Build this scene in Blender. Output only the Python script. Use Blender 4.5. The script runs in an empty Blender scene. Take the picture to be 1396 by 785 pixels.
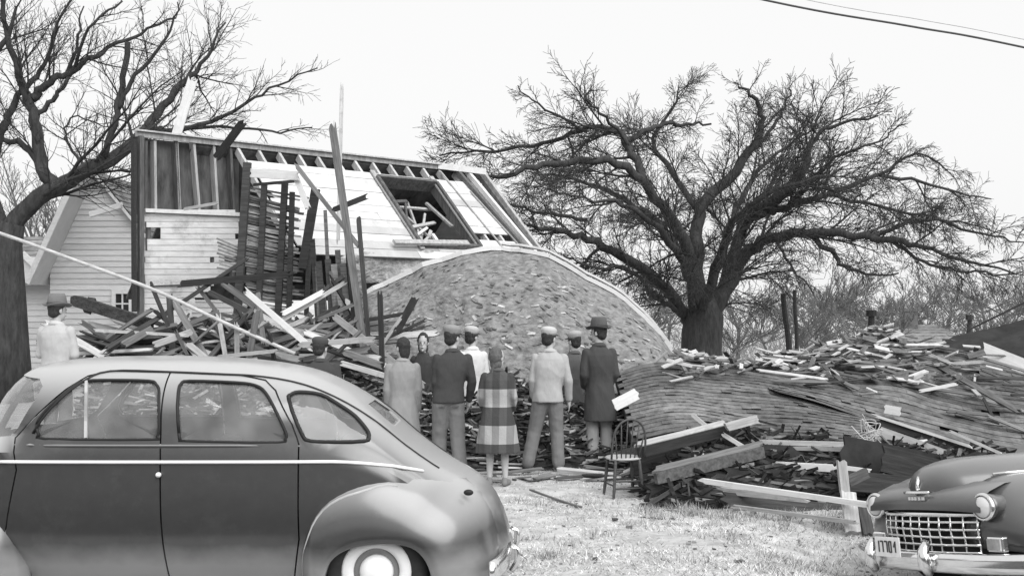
import bpy, bmesh, math, random
from mathutils import Vector, Matrix, noise
R = math.radians
random.seed(7)
scene = bpy.context.scene
COL = scene.collection

# ---------------------------------------------------------------- camera, sky, sun, exposure
HC, F0, HY, W0, H0 = 2.1, 1550.0, 420.0, 1396.0, 785.0
cam_d = bpy.data.cameras.new('camera'); cam = bpy.data.objects.new('camera', cam_d); COL.objects.link(cam)
cam.location = (0, 0, HC); cam.rotation_euler = (R(90), 0, 0)
cam_d.sensor_width = 36; cam_d.lens = 36*F0/W0; cam_d.shift_y = (HY-H0/2)/W0
cam_d.clip_start = .1; cam_d.clip_end = 3000
scene.camera = cam

world = bpy.data.worlds.new('World'); scene.world = world; world.use_nodes = True
nt = world.node_tree; nt.nodes.clear()
sky = nt.nodes.new('ShaderNodeTexSky'); sky.sky_type = 'NISHITA'; sky.sun_disc = False
SUN_EL, SUN_AZ = 44, 150       # azimuth measured clockwise from +Y: the light comes from behind the camera and to the right
sky.sun_elevation = R(SUN_EL); sky.sun_rotation = R(SUN_AZ); sky.air_density = 1.0; sky.dust_density = 6.0
bw = nt.nodes.new('ShaderNodeRGBToBW')           # black and white film: the sky's brightness only
ov = nt.nodes.new('ShaderNodeMix'); ov.data_type = 'FLOAT'   # thin even cloud over the clear sky
ov.inputs[0].default_value = .8; ov.inputs[3].default_value = 9.8
bg = nt.nodes.new('ShaderNodeBackground'); bg.inputs[1].default_value = .085
wo = nt.nodes.new('ShaderNodeOutputWorld')
nt.links.new(sky.outputs[0], bw.inputs[0]); nt.links.new(bw.outputs[0], ov.inputs[2])
nt.links.new(ov.outputs[0], bg.inputs[0]); nt.links.new(bg.outputs[0], wo.inputs[0])
sd = bpy.data.lights.new('sun', 'SUN'); sd.energy = 2.4; sd.angle = R(60); sd.color = (1, 1, 1)
sun = bpy.data.objects.new('sun', sd); COL.objects.link(sun)
sv = Vector((math.sin(R(SUN_AZ))*math.cos(R(SUN_EL)), math.cos(R(SUN_AZ))*math.cos(R(SUN_EL)), math.sin(R(SUN_EL))))
sun.rotation_euler = sv.to_track_quat('Z', 'Y').to_euler(); sun.location = (0, 0, 40)
vs = scene.view_settings; vs.view_transform = 'Standard'; vs.look = 'None'; vs.gamma = 1; vs.exposure = .45; vs.use_curve_mapping = False
scene.render.resolution_x = 1024; scene.render.resolution_y = 575
scene.render.engine = 'CYCLES'

# ---------------------------------------------------------------- helpers
def at(px, py, Y): return Vector(((px-W0/2)/F0*Y, Y, HC-(py-HY)/F0*Y))
def ray(px, py): return Vector(((px-W0/2)/F0, 1, -(py-HY)/F0))
class Plane:
    def __init__(s, p, n): s.p = Vector(p); s.n = Vector(n).normalized()
    def hit(s, px, py):
        d = ray(px, py); o = Vector((0, 0, HC)); return o + d*((s.p-o).dot(s.n)/d.dot(s.n))
def lerp(a, b, t): return a+(b-a)*t
def interp(tab, x):
    if x <= tab[0][0]: return tab[0][1]
    for i in range(len(tab)-1):
        a, b = tab[i], tab[i+1]
        if x <= b[0]:
            t = (x-a[0])/(b[0]-a[0])
            # catmull in y, non uniform approx
            m0 = (b[1]-tab[i-1][1])/(b[0]-tab[i-1][0]) if i > 0 else (b[1]-a[1])/(b[0]-a[0])
            m1 = (tab[i+2][1]-a[1])/(tab[i+2][0]-a[0]) if i < len(tab)-2 else (b[1]-a[1])/(b[0]-a[0])
            h = b[0]-a[0]; t2 = t*t; t3 = t2*t
            return (2*t3-3*t2+1)*a[1]+(t3-2*t2+t)*h*m0+(-2*t3+3*t2)*b[1]+(t3-t2)*h*m1
    return tab[-1][1]
def catmull(pts, n):
    pts = [Vector(p) for p in pts]; out = []
    if len(pts) == 2: return [pts[0].lerp(pts[1], i/n) for i in range(n+1)]
    for i in range(len(pts)-1):
        p0 = pts[i-1] if i else pts[0]*2-pts[1]; p1 = pts[i]; p2 = pts[i+1]; p3 = pts[i+2] if i+2 < len(pts) else pts[-1]*2-pts[-2]
        for k in range(n):
            t = k/n; out.append(.5*((2*p1)+(p2-p0)*t+(2*p0-5*p1+4*p2-p3)*t*t+(3*p1-p0-3*p2+p3)*t**3))
    out.append(pts[-1]); return out

def tag(o, label=None, cat=None, group=None, kind=None):
    if label: o['label'] = label
    if cat: o['category'] = cat
    if group: o['group'] = group
    if kind: o['kind'] = kind
    return o
def thing(name, label, cat, loc=(0, 0, 0), rz=0, group=None):
    o = bpy.data.objects.new(name, None); COL.objects.link(o); o.location = loc; o.rotation_euler = (0, 0, rz); o.empty_display_size = .2
    return tag(o, label, cat, group)
def frame(d, up=Vector((0, 0, 1))):
    d = d.normalized()
    if abs(d.dot(up)) > .98: up = Vector((1, 0, 0))
    s = d.cross(up).normalized(); return d, s, s.cross(d).normalized()
class MB:
    def __init__(s): s.v = []; s.f = []; s.t = []
    def add(s, vs_, fs, tone=1.0):
        n = len(s.v); s.v += [tuple(x) for x in vs_]; s.f += [tuple(i+n for i in f) for f in fs]; s.t += [tone]*len(fs)
    def box8(s, c, tone=1.0):      # c: 8 corners, bottom 4 ccw then top 4
        s.add(c, [(3, 2, 1, 0), (4, 5, 6, 7), (0, 1, 5, 4), (1, 2, 6, 5), (2, 3, 7, 6), (3, 0, 4, 7)], tone)
    def box(s, c, sz, tone=1.0, rot=None):
        x, y, z = sz[0]/2, sz[1]/2, sz[2]/2
        k = [Vector(q) for q in ((-x, -y, -z), (x, -y, -z), (x, y, -z), (-x, y, -z), (-x, -y, z), (x, -y, z), (x, y, z), (-x, y, z))]
        if rot: k = [rot @ q for q in k]
        s.box8([q+Vector(c) for q in k], tone)
    def bar(s, p, q, w, t, nrm=None, tone=1.0):   # board from p to q, width w, thickness t along nrm
        p = Vector(p); q = Vector(q); d = (q-p).normalized(); n = Vector(nrm) if nrm is not None else Vector((0, -1, 0))
        sd_ = d.cross(n)
        if sd_.length < 1e-4: sd_ = d.cross(Vector((1, 0, 0)))
        sd_.normalize(); n = sd_.cross(d).normalized(); a = sd_*w/2; b = n*t/2
        s.box8([p-a-b, q-a-b, q+a-b, p+a-b, p-a+b, q-a+b, q+a+b, p+a+b], tone)
    def tube(s, pts, rad, n=6, caps=True, flat=1.0, up=Vector((0, 0, 1)), tone=1.0):
        k = len(s.v); m = len(pts); prev = None
        for i, p in enumerate(pts):
            d = (Vector(pts[min(i+1, m-1)])-Vector(pts[max(i-1, 0)]))
            if d.length < 1e-9: d = Vector((0, 0, 1))
            d.normalize()
            if prev is None: _, a, b = frame(d, up)
            else:
                a = prev-d*prev.dot(d); a = a.normalized() if a.length > 1e-6 else frame(d)[1]; b = a.cross(d)
            prev = a; r = rad[i] if hasattr(rad, '__len__') else rad
            for j in range(n):
                an = 2*math.pi*j/n; q = Vector(p)+a*math.cos(an)*r+b*math.sin(an)*r*flat; s.v.append((q.x, q.y, q.z))
        for i in range(m-1):
            for j in range(n):
                a0 = k+i*n+j; a1 = k+i*n+(j+1) % n; s.f.append((a0, a1, a1+n, a0+n)); s.t.append(tone)
        if caps:
            s.f.append(tuple(k+j for j in reversed(range(n)))); s.f.append(tuple(k+(m-1)*n+j for j in range(n))); s.t += [tone]*2
    def lathe(s, prof, n=24, c=(0, 0, 0), rot=None, tone=1.0, close=False):  # prof (r,z) list, axis z
        vv = []
        for (r, z) in prof:
            for j in range(n):
                a = 2*math.pi*j/n; q = Vector((r*math.cos(a), r*math.sin(a), z))
                if rot: q = rot @ q
                vv.append(q+Vector(c))
        m = len(prof); fs = []
        for i in range(m-1 if not close else m):
            i2 = (i+1) % m
            for j in range(n): fs.append((i*n+j, i*n+(j+1) % n, i2*n+(j+1) % n, i2*n+j))
        if not close:
            if prof[0][0] > 1e-5: fs.append(tuple(reversed(range(n))))
            if prof[-1][0] > 1e-5: fs.append(tuple((m-1)*n+j for j in range(n)))
        s.add(vv, fs, tone)
    def ell(s, c, r, n=12, rot=None):
        prof = [(max(1e-4, math.sin(math.pi*i/8)), -math.cos(math.pi*i/8)) for i in range(9)]
        k = len(s.v); s.lathe(prof, n); c = Vector(c)
        for i in range(k, len(s.v)):
            q = Vector((s.v[i][0]*r[0], s.v[i][1]*r[1], s.v[i][2]*r[2]))
            if rot: q = rot @ q
            s.v[i] = tuple(q+c)
    def cone(s, p, r0, q, r1, n=12):
        p = Vector(p); q = Vector(q); d = (q-p).normalized()
        pts = [p-d*r0*.95, p-d*r0*.7, p-d*r0*.35, p, p.lerp(q, .5), q, q+d*r1*.35, q+d*r1*.7, q+d*r1*.95]
        s.tube(pts, [r0*.3, r0*.71, r0*.94, r0, (r0+r1)/2, r1, r1*.94, r1*.71, r1*.3], n)
    def build(s, name, m, parent=None, smooth=False, angle=None):
        me = bpy.data.meshes.new(name); me.from_pydata(s.v, [], s.f); me.update()
        if any(t != 1.0 for t in s.t):
            a = me.attributes.new('tone', 'FLOAT', 'FACE'); a.data.foreach_set('value', s.t)
        else:
            a = me.attributes.new('tone', 'FLOAT', 'FACE'); a.data.foreach_set('value', [1.0]*len(s.t))
        o = bpy.data.objects.new(name, me); COL.objects.link(o)
        if m: me.materials.append(m)
        if smooth:
            me.polygons.foreach_set('use_smooth', [True]*len(me.polygons))
            if angle: me.set_sharp_from_angle(angle=R(angle))
        if parent: o.parent = parent
        return o
def apply_mods(o):
    dg = bpy.context.evaluated_depsgraph_get(); dg.update()
    me = bpy.data.meshes.new_from_object(o.evaluated_get(dg)); old = o.data; o.modifiers.clear(); o.data = me
    bpy.data.meshes.remove(old); return o
def recalc(me):
    b = bmesh.new(); b.from_mesh(me); bmesh.ops.recalc_face_normals(b, faces=b.faces); b.to_mesh(me); b.free()

# ---------------------------------------------------------------- materials (all grey: the photograph is black and white film)
def mat(name, v, rough=.8, n_amt=.3, n_scale=6, stretch=(1, 1, 1), bump=.15, bscale=None, rand=0.0, metal=0, coat=0, spec=.3, dirt=0, dirt_v=.1, dirt_scale=2, detail=8, bdist=.02):
    m = bpy.data.materials.new(name); m.use_nodes = True; t = m.node_tree; N = t.nodes; L = t.links
    b = N['Principled BSDF']; b.inputs['Roughness'].default_value = rough; b.inputs['Metallic'].default_value = metal
    b.inputs['Specular IOR Level'].default_value = spec
    if coat: b.inputs['Coat Weight'].default_value = coat; b.inputs['Coat Roughness'].default_value = .2; b.inputs['Coat IOR'].default_value = 1.75
    tc = N.new('ShaderNodeTexCoord'); mp = N.new('ShaderNodeMapping'); mp.inputs['Scale'].default_value = stretch
    L.new(tc.outputs['Object'], mp.inputs[0])
    nz = N.new('ShaderNodeTexNoise'); nz.inputs['Scale'].default_value = n_scale; nz.inputs['Detail'].default_value = detail; nz.inputs['Roughness'].default_value = .65
    L.new(mp.outputs[0], nz.inputs['Vector'])
    r = N.new('ShaderNodeMapRange'); r.inputs['From Min'].default_value = .3; r.inputs['From Max'].default_value = .7
    r.inputs['To Min'].default_value = v*(1-n_amt); r.inputs['To Max'].default_value = v*(1+n_amt); L.new(nz.outputs[0], r.inputs[0])
    at_ = N.new('ShaderNodeAttribute'); at_.attribute_name = 'tone'
    mu = N.new('ShaderNodeMath'); mu.operation = 'MULTIPLY'; L.new(r.outputs[0], mu.inputs[0]); L.new(at_.outputs['Fac'], mu.inputs[1])
    out = mu.outputs[0]
    if rand:
        oi = N.new('ShaderNodeObjectInfo'); rr = N.new('ShaderNodeMapRange'); rr.inputs['To Min'].default_value = 1-rand; rr.inputs['To Max'].default_value = 1+rand
        L.new(oi.outputs['Random'], rr.inputs[0]); m2 = N.new('ShaderNodeMath'); m2.operation = 'MULTIPLY'; L.new(out, m2.inputs[0]); L.new(rr.outputs[0], m2.inputs[1]); out = m2.outputs[0]
    if dirt:
        dn = N.new('ShaderNodeTexNoise'); dn.inputs['Scale'].default_value = dirt_scale; dn.inputs['Detail'].default_value = 10; dn.inputs['Roughness'].default_value = .75
        L.new(tc.outputs['Object'], dn.inputs['Vector'])
        dr = N.new('ShaderNodeMapRange'); dr.inputs['From Min'].default_value = .52; dr.inputs['From Max'].default_value = .68; dr.inputs['To Max'].default_value = dirt
        L.new(dn.outputs[0], dr.inputs[0]); mx = N.new('ShaderNodeMix'); mx.data_type = 'FLOAT'; L.new(dr.outputs[0], mx.inputs[0]); L.new(out, mx.inputs[2]); mx.inputs[3].default_value = dirt_v; out = mx.outputs[0]
    L.new(out, b.inputs['Base Color'])
    if bump:
        bn = N.new('ShaderNodeTexNoise'); bn.inputs['Scale'].default_value = bscale or n_scale*2; bn.inputs['Detail'].default_value = 6
        L.new(mp.outputs[0], bn.inputs['Vector']); bu = N.new('ShaderNodeBump'); bu.inputs['Strength'].default_value = bump; bu.inputs['Distance'].default_value = bdist
        L.new(bn.outputs[0], bu.inputs['Height']); L.new(bu.outputs[0], b.inputs['Normal'])
    return m
M = {}
M['bark'] = mat('bark', .045, .95, .5, 3, (4, 4, 1), .8, 5, bdist=.05)
M['bark_far'] = mat('bark_far', .13, .95, .4, 2, (3, 3, 1), .3)
M['wood_dark'] = mat('wood_dark', .045, .9, .5, 3, (1, 14, 14), .3, rand=.35)
M['wood_mid'] = mat('wood_mid', .13, .9, .5, 3, (1, 14, 14), .3, rand=.4)
M['wood_light'] = mat('wood_light', .42, .85, .3, 3, (1, 14, 14), .25, rand=.25, dirt=.5, dirt_v=.12, dirt_scale=5)
M['white_board'] = mat('white_board', .62, .7, .1, 3, (1, 10, 10), .15, dirt=.35, dirt_v=.3, dirt_scale=4)
M['sheathing'] = mat('sheathing', .6, .8, .12, 2.5, (1, 1, 1), .3, 25, dirt=.55, dirt_v=.3, dirt_scale=2.6)
M['clap'] = mat('clap', .54, .7, .15, 4, (1, 1, 4), .2, dirt=.6, dirt_v=.2, dirt_scale=3)
M['clap2'] = mat('clap2', .55, .7, .08, 4, (1, 1, 4), .1, dirt=.15, dirt_v=.4, dirt_scale=2)
M['stud'] = mat('stud', .10, .9, .5, 3, (6, 6, 1), .3)
M['studl'] = mat('studl', .36, .9, .35, 3, (6, 6, 1), .3)
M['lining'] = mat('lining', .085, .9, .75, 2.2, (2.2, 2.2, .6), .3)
M['soffit'] = mat('soffit', .5, .8, .1, 3)
M['shingle'] = mat('shingle', .12, .95, .5, 7, (1, 1, 1), .5, 30)
M['shingle_old'] = mat('shingle_old', .2, .95, .5, 5, (1, 1, 1), .5, 30)
M['felt'] = mat('felt', .2, .95, .55, 9, (1, 1, 1.6), 1, 8, dirt=.75, dirt_v=.11, dirt_scale=3.2, bdist=.05, detail=12)
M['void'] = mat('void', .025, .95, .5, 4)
M['rubble'] = mat('rubble', .13, .95, .6, 4, (1, 1, 1), .8, 9, bdist=.05)
M['ground'] = mat('ground', .45, .95, .35, 2.4, (1, 1.6, 1), .9, 7, dirt=.55, dirt_v=.2, dirt_scale=.55, detail=12, bdist=.05)
M['grass'] = mat('grass', .48, .9, .35, 2, bump=0, dirt=.5, dirt_v=.2, dirt_scale=.9)
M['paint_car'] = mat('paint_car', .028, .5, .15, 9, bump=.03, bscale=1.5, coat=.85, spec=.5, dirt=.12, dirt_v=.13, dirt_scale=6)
M['paint_car2'] = mat('paint_car2', .022, .5, .08, 3, bump=.0, coat=.8, spec=.5, dirt=.1, dirt_v=.14, dirt_scale=4)
def add_top_tone(m, v, amt):  # mixes in a paler base colour where the surface faces upward
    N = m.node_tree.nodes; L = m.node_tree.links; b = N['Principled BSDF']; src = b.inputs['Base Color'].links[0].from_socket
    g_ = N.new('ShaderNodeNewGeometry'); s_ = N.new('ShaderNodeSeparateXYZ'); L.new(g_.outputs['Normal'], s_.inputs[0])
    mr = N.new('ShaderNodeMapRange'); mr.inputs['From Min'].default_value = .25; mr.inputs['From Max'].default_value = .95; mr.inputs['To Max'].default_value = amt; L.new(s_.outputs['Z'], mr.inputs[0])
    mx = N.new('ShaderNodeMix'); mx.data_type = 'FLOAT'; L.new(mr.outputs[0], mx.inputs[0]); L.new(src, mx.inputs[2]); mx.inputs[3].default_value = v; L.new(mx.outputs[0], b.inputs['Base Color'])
def add_low_reflection(m, v, z0, z1):      # pale band for the ground's reflection, put into the rocker panel colour
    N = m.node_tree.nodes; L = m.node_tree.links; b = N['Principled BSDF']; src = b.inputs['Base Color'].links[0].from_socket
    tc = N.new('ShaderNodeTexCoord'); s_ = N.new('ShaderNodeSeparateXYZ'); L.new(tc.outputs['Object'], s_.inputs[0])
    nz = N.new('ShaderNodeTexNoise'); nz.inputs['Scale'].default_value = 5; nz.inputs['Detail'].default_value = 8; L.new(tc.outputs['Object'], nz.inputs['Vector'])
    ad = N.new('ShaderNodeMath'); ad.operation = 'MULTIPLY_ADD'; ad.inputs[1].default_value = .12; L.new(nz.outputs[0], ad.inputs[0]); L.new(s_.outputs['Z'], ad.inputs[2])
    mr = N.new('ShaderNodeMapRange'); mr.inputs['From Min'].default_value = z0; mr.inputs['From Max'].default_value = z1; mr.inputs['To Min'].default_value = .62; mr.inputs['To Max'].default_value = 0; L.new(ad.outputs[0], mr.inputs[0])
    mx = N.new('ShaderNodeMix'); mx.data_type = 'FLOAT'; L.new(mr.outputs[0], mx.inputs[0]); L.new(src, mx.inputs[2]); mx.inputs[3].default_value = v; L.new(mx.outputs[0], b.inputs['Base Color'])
add_low_reflection(M['paint_car'], .3, .44, .60)
add_top_tone(M['paint_car'], .5, .75); add_top_tone(M['paint_car2'], .4, .3)
M['chrome'] = mat('chrome', .78, .16, .05, 4, bump=0, metal=1)
M['trim'] = mat('trim', .8, .35, .03, 4, bump=0)
M['rubber'] = mat('rubber', .03, .9, .3, 8)
M['rubber_trim'] = mat('rubber_trim', .02, .6, .2, 8)
M['whitewall'] = mat('whitewall', .74, .6, .08, 8)
M['interior'] = mat('interior', .05, .9, .3, 8)
M['plate'] = mat('plate', .75, .5, .1, 20, bump=0)
M['ink'] = mat('ink', .06, .5, .1, 20, bump=0)
M['lens'] = mat('lens', .62, .12, .05, 30, bump=.0, coat=1)
M['skin'] = mat('skin', .42, .55, .08, 20, bump=.05)
M['hair'] = mat('hair', .035, .7, .4, 30, (4, 4, 1), .5)
M['eye'] = mat('eye', .03, .2, .1, 9, bump=0)
M['chimney'] = mat('chimney', .12, .9, .4, 8)
M['metal_sheet'] = mat('metal_sheet', .45, .5, .25, 3, (1, 6, 1), .2, dirt=.5, dirt_v=.15, dirt_scale=3)
M['wire'] = mat('wire', .06, .7, .2, 8)
M['asphalt'] = mat('asphalt', .05, .9, .3, 4)
M['hill'] = mat('hill', .05, .95, .5, .6)
M['lath'] = mat('lath', .15, .9, .5, 3, (1, 14, 14), .3)
M['wire_light'] = mat('wire_light', .5, .7, .2, 8)
M['shoe'] = mat('shoe', .045, .4, .2, 9)
M['chair'] = mat('chair', .07, .5, .4, 6, (1, 1, 8), .2)
M['chair_seat'] = mat('chair_seat', .45, .5, .3, 6)
M['brush'] = mat('brush', .22, .95, .4, 3)
_cl = {}
def cloth(v, n=.05, sc=24, rough=.95):
    k = (v, n, sc)
    if k not in _cl: _cl[k] = mat('cloth', v, rough, n, sc, (1, 1, .6), .45, 26, bdist=.012)
    return _cl[k]
def glass_mat():
    m = bpy.data.materials.new('glass'); m.use_nodes = True; t = m.node_tree; t.nodes.clear(); N = t.nodes; L = t.links
    o = N.new('ShaderNodeOutputMaterial'); tr = N.new('ShaderNodeBsdfTransparent'); tr.inputs[0].default_value = (.86, .86, .86, 1)
    gl = N.new('ShaderNodeBsdfGlossy'); gl.inputs[1].default_value = .03; df = N.new('ShaderNodeBsdfDiffuse'); df.inputs[0].default_value = (.7, .7, .7, 1)
    lw = N.new('ShaderNodeLayerWeight'); pw = N.new('ShaderNodeMath'); pw.operation = 'POWER'; pw.inputs[1].default_value = 3; L.new(lw.outputs['Facing'], pw.inputs[0]); fr = N.new('ShaderNodeMath'); fr.operation = 'MULTIPLY_ADD'; fr.inputs[1].default_value = .8; fr.inputs[2].default_value = .07; L.new(pw.outputs[0], fr.inputs[0]); a = N.new('ShaderNodeMixShader'); b = N.new('ShaderNodeMixShader')
    nz = N.new('ShaderNodeTexNoise'); nz.inputs['Scale'].default_value = 5; mr = N.new('ShaderNodeMapRange'); mr.inputs['To Min'].default_value = .02; mr.inputs['To Max'].default_value = .3
    tc = N.new('ShaderNodeTexCoord'); L.new(tc.outputs['Object'], nz.inputs['Vector']); L.new(nz.outputs[0], mr.inputs[0]); L.new(mr.outputs[0], a.inputs[0])
    L.new(tr.outputs[0], a.inputs[1]); L.new(df.outputs[0], a.inputs[2]); L.new(fr.outputs[0], b.inputs[0]); L.new(a.outputs[0], b.inputs[1]); L.new(gl.outputs[0], b.inputs[2]); L.new(b.outputs[0], o.inputs[0])
    return m
M['glass'] = glass_mat()

# ---------------------------------------------------------------- ground
def sst(a, b, x):
    t = max(0, min(1, (x-a)/(b-a))); return t*t*(3-2*t)
def gh(x, y):
    z = .38*sst(-2.6, -4.6, x)*sst(11, 13, y)
    z -= .07*sst(-.2, -1.2, x)*sst(11.5, 10.5, y)
    z += .05*noise.noise(Vector((x*.5, y*.5, 0)))*sst(9.5, 12, y)
    z += .03*noise.noise(Vector((x*2.2, y*2.2, 3)))*sst(9, 12, y)
    z -= .20*sst(2.0, 3.0, x)*sst(7.4, 8.7, y)*sst(11.2, 9.7, y)
    return z
def axis(lo, hi, step, far):
    a = []; x = lo
    while x < hi: a.append(x); x += step
    s = step
    while x < far: a.append(x); s *= 1.25; x += s
    a.append(far); s = step; x = lo; b = []
    while x > -far: s *= 1.25; x -= s; b.append(max(x, -far))
    return sorted(set(b))+a
xs = axis(-12, 12, .12, 900); ys = axis(-4, 26, .12, 1500)
g = MB(); g.v = [(x, y, gh(x, y)) for y in ys for x in xs]; nx = len(xs)
g.f = [(j*nx+i, j*nx+i+1, (j+1)*nx+i+1, (j+1)*nx+i) for j in range(len(ys)-1) for i in range(nx-1)]; g.t = [1.0]*len(g.f)
tag(g.build('ground', M['ground'], smooth=True), kind='structure')
# unseen street and an added dark bank behind the camera, darkening the car-side reflections
o = MB(); o.v = [(-300, -11, .004), (300, -11, .004), (300, 6.9, .004), (-300, 6.9, .004)]; o.f = [(0, 1, 2, 3)]; o.t = [1.0]
tag(o.build('road', M['asphalt']), kind='structure')
o = MB(); nh_ = 160
for i in range(nh_+1):
    x = lerp(-160, 160, i/nh_); h = 7+3*noise.noise(Vector((x*.05, 0, 0)))+1.6*noise.noise(Vector((x*.4, 4, 0)))
    o.v += [(x, -26, -.3), (x, -30, h*.7), (x, -36, h), (x, -60, h*1.1)]
for i in range(nh_):
    for j in range(3): a = i*4+j; o.f.append((a, a+1, a+5, a+4)); o.t.append(1.0)
tag(o.build('hillside', M['hill'], smooth=True), kind='structure')
# short dry grass
rg = random.Random(3); gr = MB()
for i in range(120000):
    y = 8.6+rg.random()**1.3*7.5; x = (rg.random()*2-1)*.52*y
    den = noise.noise(Vector((x*.9, y*.9, 9)))+.5*noise.noise(Vector((x*3, y*3, 1)))
    if den < rg.uniform(-.5, .4): continue
    h = rg.uniform(.008, .026)*(1.5 if x > 1.2 and y < 11 else 1)*(1.5 if den > .5 else 1); a = rg.uniform(0, 6.28); w = rg.uniform(.003, .007); z = gh(x, y)
    dx, dy = math.cos(a)*w, math.sin(a)*w; l = rg.uniform(-.05, .05)
    gr.add([(x-dx, y-dy, z-.005), (x+dx, y+dy, z-.005), (x+l, y+rg.uniform(-.04, .04), z+h)], [(0, 1, 2)], rg.choice([.35, .6, .9, 1.2, 1.5, 1.8]))
for k in range(150):      # rank tufts, mostly along the edge of the wreckage
    if k < 90: cx_ = rg.uniform(1.3, 4.2); cy_ = 11.75-(cx_-1.3)*.32+rg.gauss(0, .22)
    else: cy_ = rg.uniform(9, 12.5); cx_ = rg.uniform(-.3, .34*cy_)
    for i in range(rg.randint(14, 50)):
        x, y = cx_+rg.gauss(0, .07), cy_+rg.gauss(0, .05); z = gh(x, y); a = rg.uniform(0, 6.28); h = rg.uniform(.03, .10); w = rg.uniform(.002, .005); dx, dy = math.cos(a)*w, math.sin(a)*w; l = rg.gauss(0, .04)
        gr.add([(x-dx, y-dy, z-.005), (x+dx, y+dy, z-.005), (x+l, y+rg.gauss(0, .03), z+h)], [(0, 1, 2)], rg.choice([.3, .45, .7, 1, 1.4]))
tag(gr.build('grass', M['grass']), 'short dry grass growing in patches over the bare yard', 'grass', kind='stuff')
# ---------------------------------------------------------------- bare trees
class Tree:
    def __init__(s, seed): s.rs = .64; s.tr = MB(); s.cr = MB(); s.rng = random.Random(seed); s.n = 0
    def rv(s): 
        r = s.rng; return Vector((r.gauss(0, 1), r.gauss(0, 1), r.gauss(0, 1))).normalized()
    def limb(s, pts, r0, r1, trunk=True, kids=12, klen=.5, lev=0, maxlev=3, up=.25, droop=0.0, wob=.0, sides=8, power=1.0, n=5, tk=.15):
        wob = wob or s.wob
        P = catmull(pts, n)
        if wob: P = [p+s.rv()*wob*(0 if i == 0 else 1) for i, p in enumerate(P)]
        m = len(P); rad = [lerp(r0, r1, (i/(m-1))**power)*s.rs for i in range(m)]
        (s.tr if trunk else s.cr).tube(P, rad, sides)
        L = sum((P[i+1]-P[i]).length for i in range(m-1))
        s.kids(P, rad, L, kids, klen, lev, maxlev, up, droop, tk); return P
    def kids(s, P, rad, L, kids, klen, lev, maxlev, up, droop, tk=.15):
        r = s.rng; m = len(P)
        for k in range(kids):
            t = tk+(1-tk)*((k+r.random())/kids); f = t*(m-1); i = min(int(f), m-2); p = P[i].lerp(P[i+1], f-i); d = (P[i+1]-P[i]).normalized()
            pr = s.rv(); pr = (pr-d*pr.dot(d)).normalized()
            nd = (d*r.uniform(.6, 1.1)+pr*r.uniform(.45, .95)+Vector((0, 0, up*.8))).normalized()
            l = min(L*klen, s.mxl)*r.uniform(.5, 1.15)*(1-s.tpr*t)
            s.branch(p, nd, l, max(.004, min(rad[i]*.6, l*s.rk+.003)), lev+1, maxlev, up, droop)
    def branch(s, p, d, l, r0, lev, maxlev, up, droop):
        r = s.rng; ns = 5 if lev < 3 else 4; P = [p.copy()]; q = p.copy()
        if l < .12: return
        for i in range(ns):
            d = (d+s.rv()*.20+Vector((0, 0, up*.10-droop*(i/ns)*.5))).normalized(); q = q+d*(l/ns); P.append(q.copy())
        rad = [max(.0045*s.thin, lerp(r0, r0*.22, i/ns)) for i in range(ns+1)]
        s.cr.tube(P, rad, 5 if lev < 2 else 3, caps=False); s.n += 1
        if lev < maxlev:
            k = {1: s.kc[0], 2: s.kc[1], 3: s.kc[2], 4: 3}[lev]
            s.kids(P, rad, l, max(2, int(k*min(1.3, .5+l*.5))), s.cr_ratio, lev, maxlev, up, droop, .12)
    mxl = 3.0; rk = .016; tpr = .62; wob = 0.0; thin = 1.0; kc = (7, 6, 4); cr_ratio = .55
    def make(s, name, label, cat, base, m, group=None):
        t = thing(name, label, cat, base, 0, group)
        for mb, nm in ((s.tr, 'trunk'), (s.cr, 'crown')):
            mb.v = [(v[0]-base[0], v[1]-base[1], v[2]-base[2]) for v in mb.v]
            mb.build(nm, m, t, smooth=True)
        return t
EY = 28
def E(*pts): return [at(p[0], p[1], EY+(p[2] if len(p) > 2 else 0)) for p in pts]
T = Tree(11); T.wob = .055; T.thin = 1.15; T.mxl = 2.7; T.tpr = .5; T.rk = .014; T.kc = (13, 11, 6); T.cr_ratio = .62
b = at(957, 536, EY); b.z = -.1
T.tr.tube([b, at(957, 520, EY), at(956, 480, EY), at(957, 452, EY), at(961, 430, EY), at(960, 412, EY), at(961, 395, EY)], [.85, .62, .5, .5, .46, .34, .12], 14)
# side stems out of the bole
K = dict(klen=.36, up=.05, droop=.12)
T.limb(E((945, 445), (931, 425), (895, 383, -1), (823, 335, -2.5), (770, 318, -3), (716, 308, -3.5)), .30, .05, kids=16, **K)
T.limb(E((955, 440), (943, 380), (928, 317, -.5), (895, 270, -1), (841, 222, -1.5), (757, 222, -2), (690, 238, -2.4), (645, 245, -2.6)), .30, .04, kids=21, **K)
T.limb(E((885, 255, -1), (862, 210, -.6), (841, 178, 0), (800, 174, .4), (740, 198, 1), (660, 206, 1.2), (600, 210, 1.2)), .17, .03, kids=19, **K)
T.limb(E((850, 195, -.2), (895, 171, .5), (930, 170, 1), (967, 168, 1.5)), .12, .04, kids=9, **K)
T.limb(E((957, 445), (950, 351), (957, 282, .5), (1003, 231, .8), (1032, 190, 1), (1038, 155, 1), (1022, 128, 1), (1000, 112, 1)), .32, .025, kids=19, klen=.24, up=.0, droop=.1)
T.limb(E((960, 440), (985, 397), (1015, 305), (1089, 242, -1), (1101, 202, -1.2), (1125, 178, -1.5), (1195, 158, -2)), .30, .03, kids=19, **K)
T.limb(E((960, 445), (975, 425), (1015, 351), (1060, 322, -.6), (1129, 317, -1.5), (1215, 328, -2.4), (1273, 340, -3), (1385, 376, -3.5)), .34, .03, kids=24, droop=.45, klen=.30, up=.15)
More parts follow.
